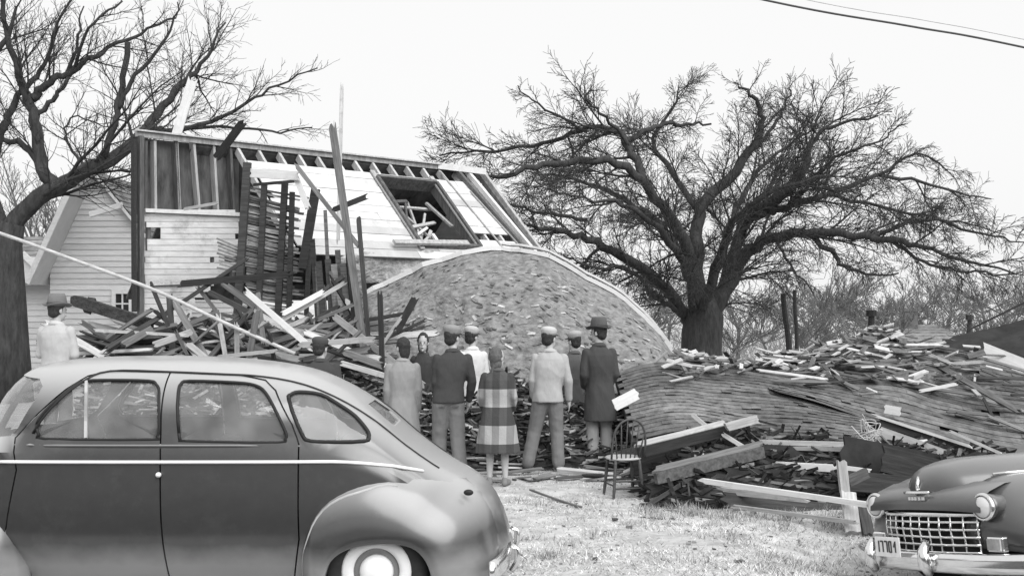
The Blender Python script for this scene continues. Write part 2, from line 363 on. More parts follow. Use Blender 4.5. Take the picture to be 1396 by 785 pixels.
T.limb(E((1009, 310), (1040, 290), (1072, 282), (1129, 265, 1), (1198, 239, 1.6), (1273, 254, 2), (1353, 271, 2.4)), .20, .025, kids=21, droop=.35, klen=.32, up=.2)
T.limb(E((1100, 318, -1), (1135, 345, -1.5), (1158, 368, -2), (1227, 374, -2.5)), .12, .03, kids=12, droop=.4, klen=.36, up=.05)
T.limb(E((1032, 200, 1), (1060, 165, 1.5), (1075, 135, 2), (1078, 112, 2)), .09, .02, kids=9, **K)
T.limb(E((957, 300, .5), (915, 235, 1.5), (890, 190, 2.4), (920, 140, 3), (927, 112, 3.2)), .14, .02, kids=14, **K)
T.limb(E((865, 205, -.5), (825, 160, -.8), (800, 135, -1), (806, 118, -1)), .08, .02, kids=12, **K)
T.limb(E((800, 180, .4), (745, 150, 0), (705, 118, 0)), .07, .02, kids=9, **K)
T.limb(E((960, 420), (985, 340, 2), (1010, 270, 4), (1050, 215, 5.5), (1115, 175, 6)), .24, .03, kids=16, **K)
T.limb(E((955, 420), (925, 340, 2.5), (880, 290, 4.5), (800, 250, 6), (720, 235, 6.5)), .24, .03, kids=16, **K)
T.limb(E((958, 430), (970, 380, -1.5), (1000, 300, -3), (1060, 260, -4.2), (1150, 230, -5)), .2, .03, kids=16, **K)
T.limb(E((950, 430), (935, 370, -1.5), (905, 320, -3), (850, 280, -4), (780, 270, -4.6)), .2, .03, kids=16, **K)
T.limb(E((1198, 239, 1.6), (1260, 210, 2), (1310, 255, 2.5)), .07, .015, kids=9, droop=.4, klen=.4, up=.1)
T.limb(E((1180, 325, -2), (1260, 300, -2.2), (1345, 322, -2.4), (1400, 330, -2.6)), .08, .02, kids=12, droop=.5, klen=.36, up=.1)
T.limb(E((930, 425), (900, 410, -1), (860, 370, -2), (800, 362, -3), (745, 340, -3)), .11, .02, kids=14, droop=.5, klen=.36, up=.0)
T.limb(E((1060, 325, -.6), (1075, 360, -1), (1110, 400, -1.5)), .07, .02, kids=9, droop=.4, klen=.5, up=0)
T.limb(E((1215, 328, -2.4), (1270, 360, -2.6), (1330, 372, -3), (1396, 372, -3)), .07, .02, kids=12, droop=.5, klen=.36, up=0)
T.limb(E((1129, 265, 1), (1210, 285, 1), (1290, 300, 1), (1370, 318, 1)), .08, .02, kids=14, droop=.4, klen=.34, up=.05)
T.limb(E((1072, 282, .3), (1140, 215, 0), (1200, 190, 0), (1232, 168, 0)), .07, .02, kids=12, klen=.34, up=.05)
T.limb(E((800, 300, -2), (740, 290, -2.4), (680, 275, -2.6), (640, 262, -2.6)), .07, .02, kids=12, klen=.36, up=.0, droop=.3)
T.limb(E((823, 335, -2.5), (780, 375, -2.6), (760, 400, -2.8)), .06, .02, kids=9, klen=.4, up=0, droop=.4)
T.make('elm_tree', 'huge spreading bare elm with a thick dark trunk behind the collapsed roof', 'tree', b, M['bark'])

TY = 21.0
def L_(*pts): return [at(p[0], p[1], TY+(p[2] if len(p) > 2 else 0)) for p in pts]
T = Tree(5); T.wob = .035; T.thin = .8; T.tpr = .45; T.rk = .013; T.kc = (9, 8, 5); T.cr_ratio = .58; T.rs = .85
b = at(14, 560, TY); b.z = .3
T.tr.tube([b, at(14, 470, TY), at(14, 400, TY), at(10, 335, TY), at(18, 305, TY)], [.42, .33, .27, .26, .21], 12)
K = dict(klen=.42, up=.15)
T.limb(L_((14, 340), (23, 298), (76, 256), (126, 229), (180, 198, .6), (206, 164, 1.4), (248, 115, 1.8), (275, 88, 2), (306, 30, 2)), .24, .02, kids=19, **K)
T.limb(L_((76, 256), (57, 225), (48, 164), (34, 122), (23, 95), (8, 38), (0, -20)), .16, .04, kids=16, **K)
T.limb(L_((44, 135), (62, 115), (92, 99), (130, 76), (180, 50, .5), (241, 23, .5)), .10, .02, kids=15, **K)
T.limb(L_((50, 160), (75, 130), (98, 100), (120, 40, -.5), (168, 0, -.5)), .06, .02, kids=10, **K)
T.limb(L_((141, 215), (157, 168), (164, 130), (174, 57)), .075, .065, kids=0)
T.limb(L_((160, 150), (183, 103), (229, 53), (244, 5)), .06, .015, kids=11, **K)
T.limb(L_((203, 175, 1.4), (245, 176, 1.8), (317, 153, 2), (367, 122, 2), (432, 92, 2)), .07, .014, kids=18, droop=.05, klen=.3, up=.15)
T.limb(L_((205, 180, 1.4), (248, 178, 2), (306, 172, 2.4), (382, 180, 2.5), (424, 174, 2.5)), .055, .014, kids=13, klen=.3, up=.1)
T.limb(L_((10, 335), (-15, 250), (0, 190), (15, 153), (30, 122)), .15, .06, kids=10, **K)
T.limb(L_((10, 335), (-40, 240), (-30, 120), (5, 60), (25, 10)), .15, .03, kids=15, **K)
T.limb(L_((60, 235), (30, 195), (0, 190), (-30, 170)), .09, .03, kids=11, **K)
T.limb(L_((34, 122), (60, 90, .5), (75, 40, .5), (100, -10, .5)), .06, .02, kids=11, **K)
T.limb(L_((92, 99), (105, 60), (112, 10)), .05, .015, kids=9, **K)
T.limb(L_((120, 232), (90, 190, .6), (100, 160, 1), (150, 175, 1.2)), .035, .012, kids=10, **K)
T.make('shade_tree', 'bare tree with forked limbs rising beside the left white house', 'tree', b, M['bark'])

# farther bare trees
def far_tree(seed, px, Y, top, spread, label, name='bare_tree', m='bark_far', dense=1.0, group=None):
    T = Tree(seed); T.thin = 1.8; T.kc = (8, 6, 3); r = T.rng; gz = 0
    base = at(px, 0, Y); base.z = gz; H = HC+(HY-top)/F0*Y
    p = [base, base+Vector((r.uniform(-.3, .3), 0, H*.2)), base+Vector((r.uniform(-.5, .5), 0, H*.38))]
    T.tr.tube(p, [H*.02, H*.016, H*.013], 7)
    for k in range(int(9*dense)):
        a = r.uniform(0, 6.28); q0 = p[1].lerp(p[2], r.random()); s_ = spread*r.uniform(.3, 1)
        q2 = Vector((base.x+math.cos(a)*s_, base.y+math.sin(a)*s_, H*r.uniform(.65, 1)*(1-.25*s_/spread)))
        T.limb([q0, q0.lerp(q2, .45)+Vector((0, 0, -H*.02)), q2], H*.009, .015, kids=11, klen=.42, up=.35, sides=5, n=4, maxlev=3)
    T.make(name, label, 'tree', base, M[m], group)
G = 'bare trees standing in the distance'
rt_ = random.Random(2)
FL = 'slender bare grey tree in the distant woods'
far_tree(21, 60, 42, 95, 4.5, 'tall pale bare tree in the distance behind the left white house', group=G)
far_tree(22, 150, 48, 150, 4, 'bare distant tree showing between the forked limbs and the gable peak', group=G)
for i, (px, Y, top, sp) in enumerate([(735, 50, 330, 3.5), (790, 58, 340, 4), (850, 52, 335, 4), (905, 60, 350, 4), (1010, 46, 345, 3.2), (1050, 55, 340, 4), (1105, 50, 335, 3.8), (1150, 60, 340, 4), (1195, 52, 350, 3.8), (1250, 62, 345, 4.5), (1300, 56, 350, 4.2), (1350, 60, 340, 4.5), (1400, 54, 330, 4.5), (1075, 44, 335, 3.6), (1225, 45, 330, 4), (1285, 47, 350, 3.6), (1375, 46, 320, 4), (1165, 42, 350, 3.2), (760, 46, 345, 3), (1130, 75, 330, 6), (1330, 78, 335, 6), (960, 74, 340, 6)]):
    px += rt_.uniform(-28, 28); top += rt_.uniform(-25, 30); Y += rt_.uniform(-6, 6)
    far_tree(30+i, px, Y, top, sp, FL, group='distant woods behind the collapsed roof')
for i, (px, Y) in enumerate([(700, 36), (880, 40), (1000, 36), (1035, 41), (1110, 37), (1160, 40), (1205, 36), (1265, 41), (1350, 37), (1395, 42)]):
    far_tree(90+i, px, Y, 392+rt_.uniform(-22, 15), 2.4, 'low bushy bare tree at the near edge of the distant woods', group='low bushy trees behind the collapsed roof', dense=1.3)
# scrub under the woods
sb = MB(); r = random.Random(9)
for i in range(5000):
    px = r.uniform(640, 1500); Y = r.uniform(44, 90); p = at(px, 0, Y); h = r.uniform(.2, .9)*(.5+.5*noise.noise(Vector((px*.01, Y*.05, 0)))+.4)
    p.z = 0; d = Vector((r.gauss(0, .35), r.gauss(0, .35), 1)).normalized(); q = p+d*h
    sb.tube([p, p.lerp(q, .5)+Vector((r.gauss(0, .1), 0, 0)), q], [.02, .015, .008], 3, caps=False)
tag(sb.build('undergrowth', M['brush']), 'tangled bare scrub under the distant woods', 'scrub', kind='stuff')
# ---------------------------------------------------------------- standing white houses at the left
def clapboards(mb, hit, x0f, x1f, y0, y1, rows, lap=.018, n=Vector((0, -1, 0)), ragged=0, rng=None):
    """rows of lapped boards on a plane; x limits are functions of the row's height (pixels)"""
    for i in range(rows):
        ya = lerp(y0, y1, i/rows); yb = lerp(y0, y1, (i+1)/rows); ym = (ya+yb)/2
        xa, xb = x0f(ym), x1f(ym)
        if xb-xa < 2: continue
        if ragged: xa += rng.uniform(-ragged, ragged)*.4; xb += rng.uniform(-ragged, ragged)
        a, b_, c, d = hit(xa, yb), hit(xb, yb), hit(xb, ya), hit(xa, ya)
        c2, d2 = hit(xb, ya-1), hit(xa, ya-1)
        tn = 1.0 if not rng else rng.uniform(.86, 1.06)
        mb.add([a+n*lap, b_+n*lap, c2+n*.002, d2+n*.002, a-n*.02, b_-n*.02], [(0, 1, 2, 3), (4, 5, 1, 0)], tn)
GY = 24.0
GP = Plane((0, GY, 0), (0, -1, 0))
def px_to(px, Y): return (px-W0/2)/F0*Y
def gable_house(name, label, axp, ayp, Y, half_w, slope, depth, eave_z, over, wallm, rng, win=None, base=0.0, hwr=None):
    hwr = hwr or half_w
    ap = at(axp, ayp, Y); t = thing(name, label, 'house', (ap.x, Y, base))
    X0, az = 0, ap.z-base; ez = eave_z-base
    w = MB(); n = int((az)/.12)
    # gable wall in lapped boards, plus plain side and back walls
    for i in range(n):
        z0 = i*az/n; z1 = (i+1)*az/n; zm = (z0+z1)/2; hw2 = 1 if z1 < ez else max(0, (az-z1))/(az-ez); hw = hw2
        tn = rng.uniform(.9, 1.05)
        h0_ = 1 if z0 < ez else max(0, (az-z0))/(az-ez); hl_, hr_, hm_, hn_ = h0_*half_w, h0_*hwr, hw*half_w, hw*hwr
        w.add([(-hl_, -.025, z0), (hr_, -.025, z0), (hn_, -.006, z1), (-hm_, -.006, z1), (-hl_, 0, z0), (hr_, 0, z0)], [(0, 1, 2, 3), (4, 5, 1, 0)], tn)
    m = int(ez/.12)
    for sx in (-1, 1):
        for i in range(m):
            z0 = i*ez/m; z1 = (i+1)*ez/m; x = -half_w if sx < 0 else hwr
            w.add([(x+sx*.022, 0, z0), (x+sx*.022, depth, z0), (x, depth, z1), (x, 0, z1)], [(0, 1, 2, 3) if sx > 0 else (3, 2, 1, 0)], rng.uniform(.9, 1.05))
    w.add([(-half_w, depth, 0), (hwr, depth, 0), (hwr, depth, ez), (0, depth, az), (-half_w, depth, ez)], [(0, 1, 2, 3, 4)])
    w.build('wall', wallm, t)
    r = MB(); u = MB()
    for sx in (-1, 1):
        hh_ = half_w if sx < 0 else hwr; sl = Vector((hh_, 0, -(az-ez))).normalized()
        d = Vector((sl.x*sx, 0, sl.z)); nn = Vector((-sl.z*sx, 0, sl.x)); L = math.hypot(hh_, az-ez)+.3
        top = Vector((0, 0, az+.06)); over_ = over; over = over_ if sx < 0 else .12
        for i in range(int(L/.16)):
            a = top+d*(i*.16); b2 = top+d*((i+1)*.16+.02)
            r.add([a+nn*.02+Vector((0, -over, 0)), b2+nn*.04+Vector((0, -over, 0)), b2+nn*.04+Vector((0, depth+.3, 0)), a+nn*.02+Vector((0, depth+.3, 0)), b2+Vector((0, -over, 0)), b2+Vector((0, depth+.3, 0))], [(0, 1, 2, 3), (1, 4, 5, 2)], rng.uniform(.8, 1.15))
        e = top+d*L; u.box8([top+Vector((0, -over, -.05)), e+Vector((0, -over, -.05)), e+Vector((0, depth+.3, -.05)), top+Vector((0, depth+.3, -.05)), top+Vector((0, -over, .01)), e+Vector((0, -over, .01)), e+Vector((0, depth+.3, .01)), top+Vector((0, depth+.3, .01))])
        over = over_
        f = MB(); f.bar(top+Vector((0, -(over if sx < 0 else .12)-.02, -.03)), e+Vector((0, -(over if sx < 0 else .12)-.02, -.03)), .11 if sx < 0 else .05, .035); f.build('rake_board', M['white_board'], t)
    rf = r.build('roof', M['shingle_old'], t); u.build('soffit', M['soffit'], rf)
    if win:
        for (wx, wz, ww, wh) in win:
            f = MB()
            for s_ in (-1, 1):
                f.box((wx+s_*(ww/2+.04), -.05, wz), (.08, .05, wh+.2)); f.box((wx, -.05, wz+s_*(wh/2+.05)), (ww, .05, .1))
            f.box((wx, -.045, wz), (.03, .03, wh)); f.box((wx, -.043, wz), (ww, .03, .03))
            fo = f.build('window', M['white_board'], t)
            g2 = MB(); g2.box((wx, -.031, wz), (ww, .01, wh)); g2.build('pane', M['void'], fo)
    return t
rh = random.Random(4)
ap = at(130, 240, GY)
gable_house('white_house', 'white clapboard house with a steep gable and wide soffit beside the wreck', 130, 238, GY, .95, 1, 7, 2.85, .85, M['clap2'], rh,
            hwr=1.7, win=[(px_to(168, GY)-ap.x, at(0, 414, GY).z-.3, .28, .42), ], base=.3)
# low wing between that house and the tree
WY = 26.5
t = thing('cottage', 'low white clapboard cottage with a grey roof behind the leaning tree', 'house', (px_to(20, WY), WY, .3))
w = MB(); hw = px_to(0, WY)-px_to(92, WY)
zt = at(0, 383, WY).z-.3
for i in range(18):
    z0, z1 = i*zt/18, (i+1)*zt/18
    w.add([(-3.6, -.025, z0), (1.6, -.025, z0), (1.6, -.005, z1), (-3.6, -.005, z1), (-3.6, 0, z0), (1.6, 0, z0)], [(0, 1, 2, 3), (4, 5, 1, 0)], rh.uniform(.9, 1.05))
w.box((-1, 2.5, zt/2), (5.1, 4.9, zt-.05)); w.build('wall', M['clap2'], t)
zr = at(0, 322, WY+2).z-.3
r_ = MB()
for i in range(12):
    a, b2 = i/12, (i+1)/12+.01
    ya, yb = lerp(2.2, -.35, a), lerp(2.2, -.35, b2); za, zb = lerp(zr, zt-.05, a), lerp(zr, zt-.05, b2)
    r_.box8([(-3.8, yb, zb-.05), (1.8, yb, zb-.05), (1.8, ya, za-.05), (-3.8, ya, za-.05), (-3.8, yb, zb+.03), (1.8, yb, zb+.03), (1.8, ya, za), (-3.8, ya, za)], rh.uniform(.8, 1.1))
r_.box8([(-3.8, 2.2, zr-.05), (1.8, 2.2, zr-.05), (1.8, 5.2, zt), (-3.8, 5.2, zt), (-3.8, 2.2, zr), (1.8, 2.2, zr), (1.8, 5.2, zt+.05), (-3.8, 5.2, zt+.05)])
r_.build('roof', M['shingle_old'], t)
g_ = MB(); gx = px_to(42, WY)-px_to(20, WY); gz = at(0, 350, WY).z-.3
g_.add([(gx-.55, -.4, zt), (gx+.55, -.4, zt), (gx, -.4, gz), (gx-.55, 1, zt), (gx+.55, 1, zt), (gx, 1.2, gz)], [(0, 1, 2), (1, 4, 5, 2), (3, 0, 2, 5)]); g_.build('dormer', M['clap2'], t)
d_ = MB(); d_.bar((gx-.7, -.46, zt-.06), (gx, -.46, gz+.06), .13, .05); d_.bar((gx, -.465, gz+.06), (gx+.7, -.465, zt-.06), .13, .05); d_.build('dormer_trim', M['white_board'], t)

# distant houses at the right
HYY = 34.0
def simple_house(name, label, pxa, pxb, pyr, pye, Y, m, chim=None):
    a, b2 = px_to(pxa, Y), px_to(pxb, Y); cx = (a+b2)/2; hw = (b2-a)/2; zr_, ze = at(0, pyr, Y).z, at(0, pye, Y).z
    t = thing(name, label, 'house', (cx, Y, 0))
    w = MB(); w.box((0, 2.5, ze/2), (hw*2-.4, 4.4, ze)); w.build('wall', M['clap'], t)
    r = MB(); 
    for i in range(8):
        y0, y1 = lerp(2.5, -.2, i/8), lerp(2.5, -.2, (i+1)/8+.01); z0, z1 = lerp(zr_, ze, i/8), lerp(zr_, ze, (i+1)/8+.01)
        r.box8([(-hw, y1, z1-.05), (hw, y1, z1-.05), (hw-.15, y0, z0-.05), (-hw+.5, y0, z0-.05), (-hw, y1, z1+.03), (hw, y1, z1+.03), (hw-.15, y0, z0), (-hw+.5, y0, z0)], rh.uniform(.85, 1.1))
    r.box8([(-hw+.5, 2.5, zr_-.05), (hw-.15, 2.5, zr_-.05), (hw, 5.2, ze), (-hw, 5.2, ze), (-hw+.5, 2.5, zr_), (hw-.15, 2.5, zr_), (hw, 5.2, ze+.04), (-hw, 5.2, ze+.04)])
    rf = r.build('roof', m, t)
    if chim:
        cxp, cw, ct, cb = chim; c = MB(); zt_ = at(0, ct, Y+2).z; x = px_to(cxp, Y+2)-cx; w_ = cw/F0*Y
        c.box((x, 2.2, (zt_+zr_-1)/2), (w_, w_, zt_-zr_+1)); c.box((x, 2.2, zt_-.03), (w_*1.18, w_*1.18, .12)); c.build('chimney', M['chimney'], rf)
    return t
simple_house('distant_house', 'distant low house with a dark chimney at the left end of its roof', 1222, 1322, 444, 474, 38, M['shingle_old'], (1242, 19, 421, 448))
def post(name, label, px, py0, py1, Y, w, m='wood_dark', cat='post', cap=True, lean=0, group=None):
    b0 = at(px+lean, py1, Y); b0.z = 0; t_ = at(px, py0, Y)
    o = MB(); n = 8; pts = [b0.lerp(t_, i/n)+Vector((.01*math.sin(i*1.7), 0, 0)) for i in range(n+1)]
    o.tube(pts, [w*(1.1-.2*i/n) for i in range(n+1)], 8)
    if cap: o.tube([t_-Vector((0, 0, .12)), t_+Vector((0, 0, .02))], w*1.6, 8)
    return tag(o.build(name, M[m], smooth=True, angle=40), label, cat, group)
post('vent_pipe', 'slim capped pipe right of the distant chimney', 1322, 430, 470, 30, .07)
post('yard_post', 'short dark post left of the distant chimney', 1188, 424, 470, 27, .08)
post('utility_post', 'tall dark leaning pole right of the elm trunk', 1067, 400, 500, 30, .075, cap=False, lean=15)
post('utility_post', 'slimmer tall dark pole beside the leaning pole near the elm', 1083, 395, 500, 30.5, .055, cap=False, lean=6)

# ---------------------------------------------------------------- the wrecked house
A = at(185, 183, 18.0); B = at(655, 235, 23.0); B.z = A.z
RD = (B-A).normalized(); ND = Vector((RD.y, -RD.x, 0))       # ND points down the slope, towards the camera's right
WP = Plane(A, ND)                                             # the standing wall under the ridge
SD = (ND-Vector((0, 0, 1))).normalized(); RN = RD.cross(SD); RN = RN if RN.z > 0 else -RN
RP = Plane(A, RN)
rw = random.Random(12)
O = Vector((A.x, A.y, 0))
wreck = thing('wrecked_house', 'wrecked wooden house with bared rafters and pale roof sheathing open to the sky', 'house', O)
def wb(mb, name, m, parent=None, **k):
    mb.v = [(v[0]-O.x, v[1]-O.y, v[2]-O.z) for v in mb.v]; return mb.build(name, M[m], parent or wreck, **k)
def ruv(p): q = p-A; return q.dot(RD), q.dot(SD)
def rpt(u, v, h=0): return A+RD*u+SD*v+RN*h
LEN = (B-A).length
# ridge board with cap
o = MB(); o.bar(A+Vector((0, 0, .0)), B+Vector((0, 0, .0)), .08, .05, ND, .9); wb(o, 'ridge_board', 'studl')
o = MB(); o.bar(A+Vector((0, 0, .06)), B+Vector((0, 0, .06))+RD*.05, .16, .025, Vector((0, 0, 1))); wb(o, 'ridge_cap', 'wood_light')
# upper wall: lining and studs
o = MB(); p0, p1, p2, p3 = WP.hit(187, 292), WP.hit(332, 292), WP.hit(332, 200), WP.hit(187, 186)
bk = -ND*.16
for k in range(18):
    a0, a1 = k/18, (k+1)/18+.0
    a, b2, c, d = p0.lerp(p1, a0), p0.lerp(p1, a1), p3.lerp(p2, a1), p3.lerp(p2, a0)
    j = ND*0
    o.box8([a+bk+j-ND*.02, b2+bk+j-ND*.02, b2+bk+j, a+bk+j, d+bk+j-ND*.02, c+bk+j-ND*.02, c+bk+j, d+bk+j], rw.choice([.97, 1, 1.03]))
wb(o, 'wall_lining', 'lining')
for (xt, xb, yb, m) in ((212, 213, 288, 'studl'), (241, 245, 289, 'stud'), (241.8, 246, 289, 'studl'), (265, 273, 290, 'studl'), (292, 298, 290, 'studl'), (315, 320, 290, 'stud'), (200, 200, 288, 'stud')):
    o = MB(); a, b2 = WP.hit(xt, 192), WP.hit(xb, yb); o.bar(a-ND*.08, b2-ND*.08, .042, .14, ND); wb(o, 'stud', m)
o = MB(); a, b2 = WP.hit(190, 186), WP.hit(190, 432); o.bar(a+ND*.05, b2+ND*.05, .075, .1, ND); wb(o, 'corner_post', 'stud')
o = MB(); a, b2 = WP.hit(181, 190), WP.hit(182, 425); o.bar(a+ND*.03, b2+ND*.03, .04, .12, ND); wb(o, 'corner_board', 'wood_dark')
# clapboard wall piece with ragged edges
o = MB()
def xr(y): return 330+6*math.sin(y*.35) if y < 350 else lerp(328, 262, (y-350)/60.0) if y < 410 else 258
for i in range(21):
    ya = 286+i*8; yb = ya+8; x1 = xr(ya)+rw.uniform(-7, 7); x0 = 196+rw.uniform(-3, 5)
    segs = [(x0, x1)]
    if 3 <= i <= 4: segs = [(x0, 199), (219, x1)]
    if i == 8: segs = [(x0, 286), (292, x1-22)]
    for (xa, xb) in segs:
        if xb-xa < 2: continue
        q = [WP.hit(xa, yb), WP.hit(xb, yb+rw.uniform(-.6, .6)), WP.hit(xb, ya), WP.hit(xa, ya)]
        tn = rw.uniform(.9, 1.12)
        o.box8([q[0]-ND*.01, q[1]-ND*.01, q[1]+ND*.012, q[0]+ND*.012, q[3]-ND*.01, q[2]-ND*.01, q[2]+ND*.004, q[3]+ND*.004], tn)
wb(o, 'siding', 'clap')
o = MB()
for x in (204, 232, 262, 292, 318):
    o.bar(WP.hit(x, 292)-ND*.06, WP.hit(x+1, 430 if x < 260 else 385)-ND*.06, .05, .09, ND)
wb(o, 'wall_frame', 'stud')
o = MB(); o.bar(WP.hit(196, 287)+ND*.04, WP.hit(335, 293)+ND*.04, .06, .05, ND); wb(o, 'sill_board', 'white_board')
o = MB(); o.bar(WP.hit(196, 386)+ND*.05, WP.hit(262, 383)+ND*.05, .09, .03, ND); wb(o, 'band_board', 'wood_light')
# rafters of the slope towards us
u0 = ruv(RP.hit(328, 205))[0]; uh0 = ruv(RP.hit(512, 245)); uh1 = ruv(RP.hit(588, 246)); vh = ruv(RP.hit(600, 338))[1]
v_end = ruv(RP.hit(735, 354))[1]; uR = ruv(RP.hit(655, 240))[0]
v0 = .40
k = 0; u = u0
while u < uR:
    o = MB(); inh = uh0[0]+.05 < u < uh1[0]-.05
    o.bar(rpt(u, .05, -.08), rpt(u, uh0[1]-.05 if inh else v_end-.1, -.08), .05, .12, RN, rw.uniform(1.1, 1.6)); wb(o, 'rafter', 'studl')
    u += .40; k += 1
# sheathing boards
o = MB(); v = v0; row = 0
while v < v_end-.05:
    h = .19; segs = []
    ua = u0+.05+.18*noise.noise(Vector((v*3, 0, 0))); ub = uR-.25
    if v > 2.2: ua += (v-2.2)*.15
    if uh0[1]-.02 < v+h/2 < vh: segs = [(ua, uh0[0]), (uh1[0], ub)]
    else: segs = [(ua, ub)]
    for (a, b2) in segs:
        x = a
        while x < b2-.05:
            x2 = min(b2, x+rw.uniform(1.4, 3.2))
            if rw.random() > .03:
                hh = rw.uniform(0, .012); q = [rpt(x+.004, v+.004, hh), rpt(x2-.004, v+.004, hh), rpt(x2-.004, v+h-.004, hh), rpt(x+.004, v+h-.004, hh)]
                o.box8([p-RN*.022 for p in q]+q, rw.choice([.72, .88, .95, 1, 1, 1.05]))
            x = x2
    v += h; row += 1
wb(o, 'roof_sheathing', 'sheathing')
# seams where strips of cladding met (battens running down the slope)
for (xt, yt, xb, yb2, m, w_) in ((600, 236, 690, 345, 'wood_light', .03), (640, 262, 717, 347, 'wood_light', .025)):
    a, b2 = RP.hit(xt, yt), RP.hit(xb, yb2); o = MB(); o.bar(a+RN*.03, b2+RN*.03, w_, .02, RN); wb(o, 'batten', m)
# rake boards at the right end, standing proud with a dark gap
for (xt, yt, xb, yb2, m, h) in ((617, 231, 723, 352, 'wood_mid', .05), (632, 236, 729, 352, 'white_board', .08), (650, 238, 736, 354, 'stud', .03), (657, 240, 741, 354, 'studl', .06)):
    a, b2 = RP.hit(xt, yt), RP.hit(xb, yb2); o = MB(); o.bar(a+RN*h, b2+RN*h, .07, .09, RN); wb(o, 'rake_board', m)
o = MB(); o.bar(at(597, 226, 22.2), at(662, 234, 22.6), .12, .05); wb(o, 'ridge_end_board', 'white_board')
# opening frame
o = MB(); c0, c1 = uh0[0], uh1[0]; vt = uh0[1]
fr = [((c0, vt), (c0, vh)), ((c1, vt), (c1, vh)), ((c0, vt), (c1, vt)), ((c0, vh), (c1, vh))]
for (a, b2) in fr: o.bar(rpt(a[0], a[1], -.02), rpt(b2[0], b2[1], -.02), .06, .26, RN)
fo = wb(o, 'opening_frame', 'stud')
o = MB()
for (a, b2) in (fr[0], fr[1]): o.bar(rpt(a[0], a[1]-.2, .045), rpt(b2[0], b2[1]+.1, .045), .09, .03, RN)
wb(o, 'opening_casing', 'wood_light')
inner = [(540, 290, 575, 330, 'wood_light'), (590, 262, 622, 300, 'studl'), (548, 255, 600, 268, 'wood_light'), (570, 250, 590, 335, 'wood_light'), (602, 290, 584, 334, 'wood_light'), (555, 318, 590, 298, 'white_board'), (528, 262, 566, 335, 'wood_mid'), (520, 262, 562, 262, 'stud'), (556, 300, 606, 282, 'wood_light'), (560, 275, 628, 330, 'studl'), (585, 335, 592, 270, 'wood_light'), (566, 332, 560, 262, 'stud'), (575, 325, 600, 300, 'wood_light'), (598, 305, 616, 332, 'white_board'), (570, 305, 600, 320, 'studl')]
for (xa, ya, xb, yb2, m) in inner:
    a, b2 = RP.hit(xa, ya)-RN*rw.uniform(.2, .5), RP.hit(xb, yb2)-RN*rw.uniform(.15, .45); o = MB(); o.bar(a, b2, rw.uniform(.035, .07), .04, RN, rw.uniform(.8, 1.2)); wb(o, 'broken_rafter', m)
# far slope (underside seen through the opening) and the end gable
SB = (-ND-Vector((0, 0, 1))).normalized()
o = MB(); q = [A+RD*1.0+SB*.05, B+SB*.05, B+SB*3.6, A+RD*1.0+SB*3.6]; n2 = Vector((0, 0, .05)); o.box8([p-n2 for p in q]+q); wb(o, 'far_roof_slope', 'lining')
o = MB(); g0, g1, g2 = B-RD*.15+Vector((0, 0, -.1)), B+SD*3.6-RD*.15, B+SB*3.6-RD*.15
o.add([g0, g1, g2, g0-RD*.1, g1-RD*.1, g2-RD*.1], [(0, 1, 2), (5, 4, 3), (0, 3, 4, 1), (1, 4, 5, 2), (2, 5, 3, 0)]); wb(o, 'end_gable', 'clap')
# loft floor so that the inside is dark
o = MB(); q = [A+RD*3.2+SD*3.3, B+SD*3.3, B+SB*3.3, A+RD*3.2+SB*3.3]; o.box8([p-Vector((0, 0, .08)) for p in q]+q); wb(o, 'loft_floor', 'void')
# lower skirt of the roof, its rough old covering still on
o = MB(); gx_, gy_ = 60, 24
TPX, BPX = [(462, 352), (500, 346), (560, 343), (640, 342), (700, 344)], [(462, 470), (520, 440), (600, 400), (700, 380)]
for j in range(gy_+1):
    for i in range(gx_+1):
        px = lerp(462, 700, i/gx_); a = RP.hit(px, interp(TPX, px))-RN*.03; b2 = at(px, interp(BPX, px), 19.3)
        p = a.lerp(b2, j/gy_); n_ = noise.noise(p*2.2)*.09+noise.noise(p*7)*.03; o.v.append(tuple(p+RN*n_))
for j in range(gy_):
    for i in range(gx_): a = j*(gx_+1)+i; o.f.append((a, a+gx_+1, a+gx_+2, a+1)); o.t.append(1.9)
so = wb(o, 'old_roof_skirt', 'felt', smooth=True); md = so.modifiers.new('s', 'SOLIDIFY'); md.thickness = .04; md.offset = -1; apply_mods(so)
o = MB(); o.bar(RP.hit(533, 337)+RN*.12, RP.hit(634, 338)+RN*.12, .1, .05, RN, 1); wb(o, 'opening_sill', 'studl')
# ---------------------------------------------------------------- fallen pieces of the wreck
def local(o_mb, c): c = Vector(c); o_mb.v = [(v[0]-c.x, v[1]-c.y, v[2]-c.z) for v in o_mb.v]
# the big sagging roof sheet behind the people
TOPL = [(478, 428), (500, 404), (530, 386), (565, 370), (600, 357), (640, 346), (680, 338), (715, 346), (760, 360), (800, 378), (830, 394), (856, 415), (880, 440), (900, 465), (914, 484)]
def top_y(px): return interp(TOPL, px)
sc = at(690, 600, 16); sc.z = 0
sheet = thing('fallen_roof_sheet', 'huge sagging rough grey roof sheet humped up behind the group of people', 'fallen roof', sc)
def sheet_pt(px, s):     # s 0 top edge .. 1 bottom
    yt = top_y(px); Yt = 18.2-.0012*(px-690)+.9*abs((px-690)/220)**2*.3; Yb = 15.6
    p = at(px, yt, Yt); yb = 590; q = at(lerp(px, 690, -.02), yb, Yb)
    r = p.lerp(q, s); r += Vector((0, -.35, .22))*math.sin(math.pi*s)*.8
    n = noise.noise(Vector((r.x*1.1, r.z*1.4, 5)))*.16+noise.noise(Vector((r.x*4, r.z*6, 2)))*.045
    return r+Vector((0, -n, n*.5))
o = MB(); nx_, ny_ = 120, 60
for j in range(ny_+1):
    for i in range(nx_+1): o.v.append(tuple(sheet_pt(lerp(478, 916, i/nx_), j/ny_)))
